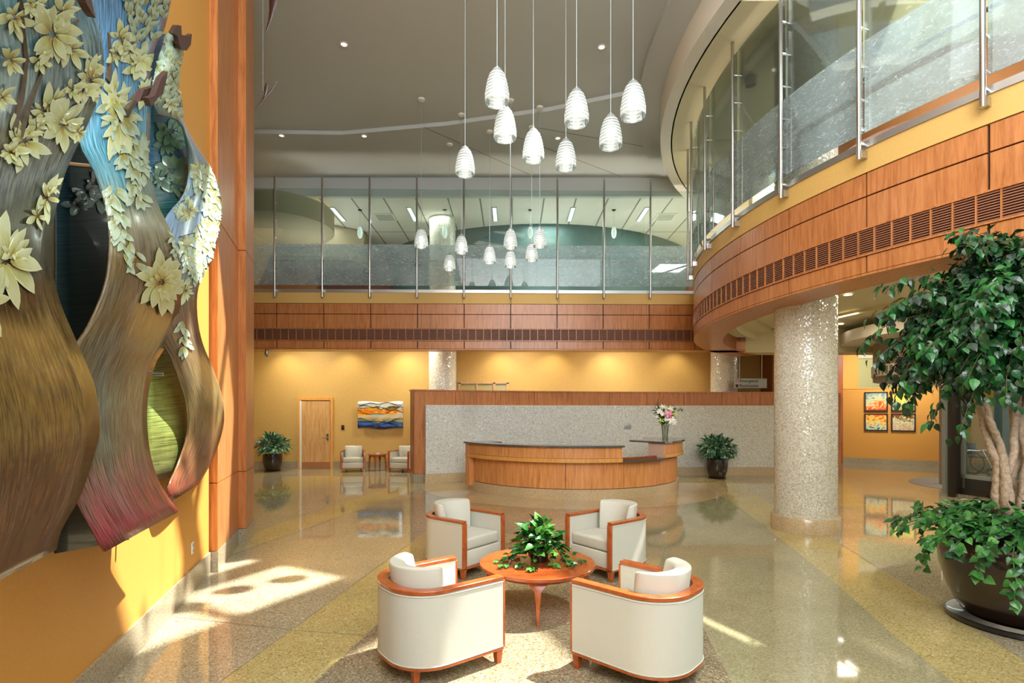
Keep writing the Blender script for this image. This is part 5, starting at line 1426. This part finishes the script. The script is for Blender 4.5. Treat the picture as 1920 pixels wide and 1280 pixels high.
p1r = [(140, -170), (160, -60), (177, 28), (190, 78), (191, 150), (175, 203), (147, 265), (122, 320), (103, 388), (95, 445), (96, 500), (106, 556), (137, 631), (162, 687), (178, 734), (185, 800), (179, 836), (150, 926), (113, 994), (103, 1031)]
p2l = [(110, -170), (130, 28), (145, 200), (150, 269), (175, 319), (194, 375), (202, 420), (204, 475), (198, 525), (184, 569), (162, 615), (142, 647), (118, 710), (110, 780), (122, 880), (148, 951), (195, 1034)]
p2r = [(345, -170), (330, -60), (315, 20), (305, 60), (290, 85), (281, 140), (280, 237), (277, 290), (284, 344), (300, 397), (312, 419), (331, 466), (340, 525), (338, 560), (328, 612), (309, 650), (290, 681), (277, 734), (274, 790), (281, 854), (299, 908), (334, 959)]
p3l = [(316, 60), (300, 100), (291, 140), (286, 180), (296, 214), (335, 228), (347, 262), (353, 300), (352, 335), (341, 369), (314, 402), (298, 440), (285, 520), (288, 600), (308, 650), (319, 669), (337, 719), (349, 762), (349, 818), (331, 872), (313, 913), (320, 940)]
p3r = [(334, 60), (343, 96), (335, 134), (333, 160), (340, 190), (341, 219), (359, 259), (391, 309), (408, 350), (415, 390), (409, 428), (397, 484), (378, 519), (369, 550), (369, 594), (378, 641), (397, 688), (412, 731), (419, 768), (417, 804), (399, 859), (371, 908)]
sh = {}
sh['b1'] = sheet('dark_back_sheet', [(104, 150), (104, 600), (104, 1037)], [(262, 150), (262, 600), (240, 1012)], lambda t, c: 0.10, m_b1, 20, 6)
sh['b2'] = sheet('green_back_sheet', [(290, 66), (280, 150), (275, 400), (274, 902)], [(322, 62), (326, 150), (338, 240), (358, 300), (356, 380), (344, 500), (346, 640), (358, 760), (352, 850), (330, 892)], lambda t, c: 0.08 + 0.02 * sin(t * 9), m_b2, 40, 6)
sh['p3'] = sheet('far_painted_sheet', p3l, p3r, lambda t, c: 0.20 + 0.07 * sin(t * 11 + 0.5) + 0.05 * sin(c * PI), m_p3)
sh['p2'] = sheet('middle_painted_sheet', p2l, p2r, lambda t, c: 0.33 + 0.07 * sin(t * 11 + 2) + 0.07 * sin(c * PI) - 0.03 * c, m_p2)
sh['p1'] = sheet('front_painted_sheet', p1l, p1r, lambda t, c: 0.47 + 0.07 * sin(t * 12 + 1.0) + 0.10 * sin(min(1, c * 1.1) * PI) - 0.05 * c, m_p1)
# petals painted on the sheets
def petalmat(name, tip, mid, base):
    m, nt, b = mat(name); L = nt.links.new
    uv = node(nt, 'ShaderNodeUVMap'); sx = node(nt, 'ShaderNodeSeparateXYZ'); L(uv.outputs[0], sx.inputs[0])
    mp = node(nt, 'ShaderNodeMapping'); mp.inputs['Scale'].default_value = (9, 2.0, 1); L(uv.outputs[0], mp.inputs['Vector'])
    tc = node(nt, 'ShaderNodeTexCoord'); n3 = node(nt, 'ShaderNodeTexNoise', Scale=6.0, Detail=2.0); L(tc.outputs['Object'], n3.inputs['Vector'])
    n = node(nt, 'ShaderNodeTexNoise', Scale=1.3, Detail=5.0); L(mp.outputs[0], n.inputs['Vector'])
    s_ = node(nt, 'ShaderNodeMath', operation='SUBTRACT'); s_.inputs[1].default_value = 0.5; L(n.outputs['Fac'], s_.inputs[0])
    a = node(nt, 'ShaderNodeMath', operation='MULTIPLY_ADD'); a.inputs[1].default_value = 1.1; L(s_.outputs[0], a.inputs[0]); L(sx.outputs[1], a.inputs[2])
    s2 = node(nt, 'ShaderNodeMath', operation='SUBTRACT'); s2.inputs[1].default_value = 0.5; L(n3.outputs['Fac'], s2.inputs[0])
    a2 = node(nt, 'ShaderNodeMath', operation='MULTIPLY_ADD'); a2.inputs[1].default_value = 0.9; L(s2.outputs[0], a2.inputs[0]); L(a.outputs[0], a2.inputs[2])
    r = ramp(nt, [(0.06, base), (0.36, mid), (0.66, tip), (1.0, tip)]); L(a2.outputs[0], r.inputs['Fac'])
    ab = node(nt, 'ShaderNodeMath', operation='ABSOLUTE'); L(sx.outputs[0], ab.inputs[0])
    gt = node(nt, 'ShaderNodeMath', operation='GREATER_THAN'); gt.inputs[1].default_value = 0.86; L(ab.outputs[0], gt.inputs[0])
    mx = node(nt, 'ShaderNodeMix', data_type='RGBA'); L(gt.outputs[0], mx.inputs[0]); L(r.outputs['Color'], mx.inputs[6]); mx.inputs[7].default_value = tuple(min(1, tip[i] * 1.25) for i in range(3)) + (1,)
    L(mx.outputs[2], b.inputs['Base Color']); b.inputs['Roughness'].default_value = 0.4; b.inputs['Coat Weight'].default_value = 0.2
    return m
m_petal = petalmat('petal_cream_yellow', S(200, 208, 164), S(182, 186, 108), S(150, 126, 36))
m_petal2 = petalmat('petal_pale_green', S(176, 196, 172), S(142, 156, 108), S(150, 134, 44))
m_leafy = petalmat('petal_deep_green', S(84, 130, 104), S(54, 100, 78), S(30, 66, 60))
m_faint = petalmat('petal_faint', S(52, 84, 78), S(42, 66, 58), S(36, 56, 48))
rg = random.Random(77)
PR = [(0.0, 0.02), (0.12, 0.16), (0.3, 0.27), (0.5, 0.31), (0.68, 0.27), (0.84, 0.17), (1.0, 0.0)]
class Petals:
    def __init__(s, key): s.key = key; s.mb = MB(); s.k = 0
    def petal(s, px, py, ang, ln, wd):
        bvh = sh[s.key][1]; dx, dy = cos(ang), sin(ang); s.k += 1
        # outline laid on the sheet; each point is found on the sheet's own surface and lifted a few millimetres
        o0 = 0.004 + 0.0006 * (s.k % 14)
        bend = rg.uniform(-0.16, 0.16)
        ring_, uvv = [], []
        for t, hw in PR:
            b_ = bend * sin(t * PI)
            for side in (-1, 0, 1):
                u = px + dx * ln * t - dy * (side * hw * wd + b_ * ln * 0.6)
                v = py + dy * ln * t + dx * (side * hw * wd + b_ * ln * 0.6)
                d = Vector(((u - PX0) / F, 1, (HZ - v) / F)).normalized()
                h, nrm, _, _ = bvh.ray_cast(Vector((0, 0, CH)), d)
                if h is None: ring_.append(None); uvv.append((side, t)); continue
                if nrm.dot(d) > 0: nrm = -nrm
                ring_.append(h + nrm * (o0 + (0.004 if side == 0 else 0.0) + 0.010 * t * (1 if side else 0.6))); uvv.append((side, t))
        good = [q for q in ring_ if q is not None]
        if len(good) < 8: return
        last = None
        for i, q in enumerate(ring_):
            if q is None: ring_[i] = min(good, key=lambda g: abs(ring_.index(g) - i))
        fs, us = [], []
        for i in range(len(PR) - 1):
            for c in (0, 1):
                a = i * 3 + c; f = (a, a + 3, a + 4, a + 1); fs.append(f); us.append([uvv[k] for k in f])
        s.mb.add(ring_, fs, us)
    def flower(s, px, py, r, n=9, squash=1.0, a0=None, spread=2 * PI, layers=2):
        a0 = rg.uniform(0, 6) if a0 is None else a0
        for ly in range(layers):
            for k in range(n if ly == 0 else max(4, n - 3)):
                a = a0 + ly * 0.4 + spread * (k + rg.uniform(-0.2, 0.2)) / n
                ln = r * (0.94, 0.62, 0.4)[ly] * rg.uniform(0.62, 1.12)
                ex = cos(a); ey = sin(a) * squash
                an = math.atan2(ey, ex); l2 = ln * math.hypot(ex, ey)
                s.petal(px + ex * r * 0.10, py + ey * r * 0.10, an, l2, ln * rg.uniform(0.60, 0.85))
    def fall(s, px, py, qx, qy, w, n, size, up=-PI / 2):
        """a long spray of overlapping petals from one point to another"""
        for k in range(n):
            v = k / n; x = px + (qx - px) * v + rg.uniform(-w, w); y = py + (qy - py) * v + rg.uniform(-4, 4)
            side = rg.uniform(-1.0, 1.0)
            sz = size * rg.uniform(0.75, 1.2)
            s.petal(x, y, up + side, sz, sz * rg.uniform(0.5, 0.75))
    def spray(s, m, *a):
        s.mb = MB(); s.fall(*a); s.done('painted_petal', m)
    def done(s, nm, m): s.mb.build(nm, m, sh[s.key][0], smooth=60, fix=False)
A = Petals('p1')
for a in ((92, 62, 62, 9, 1.15), (20, 30, 40, 7, 1.2), (165, 150, 38, 8, 1.5), (40, 262, 52, 8, 1.2), (112, 232, 50, 9, 1.25), (150, 168, 34, 6, 0.9), (12, 110, 34, 6, 1.0), (4, 488, 60, 11, 1.4), (50, 4, 26, 6, 1.0), (82, 372, 30, 5, 1.6), (66, 405, 26, 4, 1.4), (-4, 180, 28, 5, 1), (60, 8, 26, 5, 1), (110, 20, 40, 6, 1.1), (-70, 300, 60, 8, 1), (-80, 90, 60, 8, 1), (-60, 560, 70, 9, 1.2), (78, 210, 38, 5, 1.5), (95, 190, 32, 4, 1.6), (130, 165, 28, 4, 1)):
    A.flower(*a[:4], squash=a[4])
for a in ((70, 110, 30, 6, 1.1), (128, 92, 34, 7, 1.2), (60, 236, 32, 6, 1.2), (140, 250, 26, 5, 1.3), (20, 470, 34, 6, 1), (170, 118, 22, 5, 1.6), (12, 285, 34, 6, 0.8), (95, 350, 20, 4, 1.3)): A.flower(*a[:4], squash=a[4])
A.done('painted_blossom', m_petal)
A = Petals('p2')
for a in ((222, 72, 30, 7, 1.2), (256, 120, 34, 8, 1.0), (214, 100, 26, 6, 1.3), (275, 172, 30, 7, 1.3), (217, 225, 40, 11, 2.0), (210, 180, 34, 5, 1.8), (240, 95, 28, 6, 1)):
    A.flower(*a[:4], squash=a[4])
A.flower(300, 528, 48, 15, squash=1.25, layers=3); A.flower(262, 110, 34, 7)
A.done('painted_blossom', m_petal)
A = Petals('p2')
A.spray(m_petal2, 258, -60, 262, 90, 26, 90, 24); A.spray(m_petal2, 300, 0, 300, 40, 14, 18, 22); A.spray(m_petal2, 215, 190, 236, 300, 20, 40, 30, PI / 2); A.spray(m_petal2, 236, 280, 262, 330, 12, 22, 30, PI / 2)
A.spray(m_petal2, 205, 350, 216, 430, 10, 26, 30, PI / 2); A.spray(m_petal2, 240, 330, 262, 380, 8, 14, 26, PI / 2); A.spray(m_petal2, 222, 430, 250, 500, 14, 16, 26, PI / 2); A.spray(m_petal2, 275, 240, 268, 330, 8, 16, 24, PI / 2)
A.spray(m_petal2, 318, 430, 330, 480, 6, 12, 18, PI / 2)
A = Petals('p3')
A.spray(m_petal2, 326, 66, 300, 200, 12, 70, 20); A.spray(m_petal2, 330, 90, 326, 215, 12, 60, 20); A.spray(m_petal2, 330, 215, 342, 225, 8, 10, 18)
A.spray(m_petal2, 368, 300, 400, 390, 16, 70, 22, PI / 2); A.spray(m_petal2, 404, 360, 396, 450, 12, 60, 20, PI / 2); A.spray(m_petal2, 352, 440, 372, 520, 16, 70, 22, PI / 2); A.spray(m_petal2, 385, 410, 380, 480, 16, 60, 20, PI / 2)
A.spray(m_petal2, 345, 340, 330, 420, 8, 20, 22); A.spray(m_petal2, 340, 600, 342, 660, 4, 14, 20, PI / 2)
A = Petals('p3')
for a in ((376, 330, 24, 7, 1.3), (352, 395, 24, 6, 1.0), (350, 465, 22, 8, 1.2), (385, 455, 24, 8, 1.2), (345, 545, 20, 7, 1.4), (368, 505, 22, 8, 1.1), (325, 110, 20, 6, 1.2), (330, 160, 18, 6, 1), (318, 195, 18, 6, 1), (398, 395, 18, 7, 1)):
    A.flower(*a[:4], squash=a[4])
A.done('painted_blossom', m_petal)
A = Petals('b2')
for a in ((320, 245, 36, 8, 0.9), (308, 268, 30, 7, 1.0), (322, 318, 36, 9, 0.8), (300, 335, 30, 6, 0.8), (335, 262, 26, 6, 1.0), (330, 350, 26, 5, 1)): A.flower(*a[:4], squash=a[4])
A.done('painted_leaf_cluster', m_leafy)
A = Petals('b1')
for a in ((160, 360, 40, 6, 0.6), (185, 372, 34, 6, 0.8), (140, 385, 34, 5, 0.5), (176, 345, 30, 5, 1)): A.flower(*a[:4], squash=a[4])
A.done('painted_leaf_cluster', m_faint)
# painted branches
def branch(key, pts, w0, w1, nm='painted_branch'):
    bvh = sh[key][1]; P_ = []
    for i in range(len(pts) - 1):
        for k in range(6):
            v = k / 6; x = pts[i][0] * (1 - v) + pts[i + 1][0] * v; y = pts[i][1] * (1 - v) + pts[i + 1][1] * v
            d = Vector(((x - PX0) / F, 1, (HZ - y) / F)).normalized(); h, nrm, _, _ = bvh.ray_cast(Vector((0, 0, CH)), d)
            if h is not None:
                if nrm.dot(d) > 0: nrm = -nrm
                P_.append(h + nrm * 0.003)
    n = len(P_)
    if n > 2: MB().tube(P_, [w0 + (w1 - w0) * i / (n - 1) for i in range(n)], 5).build(nm, m_brch, sh[key][0], smooth=True)
m_brch = plain('painted_bark', S(84, 70, 52), 0.5, noise=0.3, nscale=40)
branch('p1', [(28, -30), (36, 40), (42, 110), (34, 170), (14, 260)], 0.010, 0.018); branch('p1', [(96, 90), (70, 140), (46, 200), (28, 262)], 0.010, 0.016); branch('p1', [(150, 196), (122, 206)], 0.006, 0.008); branch('p1', [(143, 36), (122, 48)], 0.010, 0.006)
branch('p3', [(375, 358), (352, 372), (332, 384)], 0.004, 0.007); branch('p3', [(372, 434), (350, 440), (330, 446)], 0.004, 0.007); branch('p3', [(366, 436), (345, 448), (334, 456)], 0.003, 0.006)
branch('p2', [(262, 168), (240, 196), (226, 214)], 0.02, 0.035); branch('p2', [(200, 60), (204, 110), (196, 160)], 0.012, 0.02)
# dark torn bark pieces fixed over the far sheet
def flake(pts, w, nm='bark_flake'):
    top = [raywall(x, y, w) for x, y in pts]; n = len(top); c = Vector((WN.x, WN.y, 0)) * 0.03
    mb = MB(); mb.add(top + [p - c for p in top], [tuple(range(n)), tuple(range(n, 2 * n))[::-1]] + [(i, (i + 1) % n, n + (i + 1) % n, n + i) for i in range(n)])
    mb.build(nm, m_flake, art)
m_flake = plain('dark_bark_flake', S(72, 44, 34), 0.6, noise=0.25, nscale=60)
flake([(324, 62), (332, 48), (340, 48), (341, 66), (345, 66), (354, 68), (360, 64), (358, 84), (350, 95), (340, 92), (336, 82), (333, 68)], 0.36)
flake([(278, 184), (290, 180), (296, 164), (303, 146), (315, 134), (312, 150), (306, 176), (296, 184), (284, 200)], 0.50)
flake([(262, 190), (270, 168), (292, 162), (290, 176), (278, 186)], 0.46)
flake([(150, -30), (162, 6), (172, 24), (180, 34), (176, 20), (166, -30)], 0.62)
fl2 = MB()
for (px, py, w) in ((240, 700, 0.28), (60, 300, 0.4), (60, 900, 0.4), (220, 940, 0.28), (385, 430, 0.18)):
    a = raywall(px, py, 0.0); b_ = a + Vector((WN.x, WN.y, 0)) * (w - 0.05)
    MB().tube([a, b_], 0.012, 8).build('standoff_rod', M['steel'], art)

# ------------------------------------------------------------------ lights
def light(kind, loc, energy, col=(1, 1, 1), size=0.1, size_y=None, rot=(0, 0, 0), spot=1.2, blend=0.6):
    ld = bpy.data.lights.new('lamp_' + kind.lower(), kind); ld.energy = energy; ld.color = col
    if kind == 'AREA':
        ld.size = size
        if size_y: ld.shape = 'RECTANGLE'; ld.size_y = size_y
    elif kind == 'SUN': ld.angle = size
    else:
        ld.shadow_soft_size = size
        if kind == 'SPOT': ld.spot_size = spot; ld.spot_blend = blend
    o = bpy.data.objects.new('lamp_' + kind.lower(), ld); COL.objects.link(o); o.location = loc; o.rotation_euler = rot
    return o
def aim(o, tgt):
    o.rotation_euler = (Vector(tgt) - o.location).to_track_quat('-Z', 'Y').to_euler()
s = light('SUN', (8, 8, 14), 14.0, (1.0, 0.98, 0.93), rad(1.0)); s.rotation_euler = SUN.to_track_quat('-Z', 'Y').to_euler()
o = light('AREA', (1.5, 2.4, 8.3), 230, (0.86, 0.94, 1.0), 7, 6)                       # added overhead fill, out of frame
o = light('AREA', (0.5, -2.2, 8.1), 720, (0.95, 0.98, 1.0), 6, 3); aim(o, (0.5, 13.5, 2.5))  # added fill aimed at the back fascia and desk
o = light('AREA', (0, -2.0, 4.2), 150, (0.88, 0.95, 1.0), 9, 5); aim(o, (0, 10, 3.0))  # added broad fill behind the camera
o = light('AREA', (0, -2.0, 5.4), 520, (0.88, 0.95, 1.0), 8, 3); aim(o, (0, 8, 7.6))  # added fill behind the camera, tilted up to brighten the ceiling
for x in (-5.6, 0.9, 4.3): light('AREA', (x, 16.2, 5.1), 38, (1, 0.98, 0.94), 1.5, 1.0, rot=(PI, 0, 0))  # added uplights, hidden behind the straight balcony
for x, y in ((6.8, 7.0), (7.2, 11.0)): light('AREA', (x, y, 5.15), 60, (0.97, 1, 0.98), 1.5, 1.5, rot=(PI, 0, 0))     # added uplights brightening the curved upper floor
for x in (-6.5, -3.2, 0.2, 3.4): light('AREA', (x, 16.0, 4.08), 60, (1, 0.93, 0.78), 0.8, 0.5)  # added fill, hidden above the lower edge of the fascia
for x in (-7.2, -5.2, -3.4, -0.4, 1.3, 3.0, 5.2):
    o = light('SPOT', (x, 16.6, 4.0), 42, (1, 0.88, 0.60), 0.06, spot=1.7, blend=0.9); aim(o, (x, 17.3, 2.2))
for x in (-6, -2.5, 1, 4.5): light('AREA', (x, 16.6, 7.74), 60, (1, 0.98, 0.94), 1.2, 0.8)
for x, y in ((6.8, 6.4), (7.5, 10.5), (10.5, 8.0), (7.0, 13.0)): light('AREA', (x, y, 7.7), 70, (0.95, 0.99, 1), 1.2, 1.2)
for x, y, e_ in ((6.5, 6.0, 60), (7.0, 9.5, 55), (7.6, 12.4, 22), (9.5, 10.5, 60), (11, 16.5, 60)): light('AREA', (x, y, 4.05), e_, (1, 0.9, 0.7), 0.6, 0.6)
o = light('SPOT', (12.2, 16.6, 4.0), 420, (1, 0.95, 0.82), 0.1, spot=1.9, blend=0.9); aim(o, (13.2, 19.5, 2.2))  # added spot brightening the wall of paintings
light('AREA', (12, 13, 2.58), 60, (1, 0.96, 0.86), 1.5, 1.5)  # added lobby fill
for x in (0.0, 3.2):
    o = light('SPOT', (x, 10.9, 8.25), 330, (1, 0.99, 0.96), 0.1, spot=1.1, blend=0.8); aim(o, (x * 1.1 + 0.4, 14.6, 1.0))  # added spots brightening the mosaic wall
wd = bpy.data.worlds.new('world'); sc.world = wd; wd.use_nodes = True
wd.node_tree.nodes['Background'].inputs[0].default_value = (0.86, 0.93, 1.0, 1); wd.node_tree.nodes['Background'].inputs[1].default_value = 0.45
sc.view_settings.view_transform = 'Standard'; sc.view_settings.look = 'None'; sc.view_settings.gamma = 1.0; sc.view_settings.use_curve_mapping = False
sc.view_settings.exposure = 0.30
sc.cycles.max_bounces = 8; sc.cycles.diffuse_bounces = 4; sc.cycles.glossy_bounces = 4; sc.cycles.transmission_bounces = 6; sc.cycles.transparent_max_bounces = 16
sc.cycles.caustics_reflective = False; sc.cycles.caustics_refractive = False; sc.cycles.sample_clamp_indirect = 6.0
sc.cycles.use_denoising = True
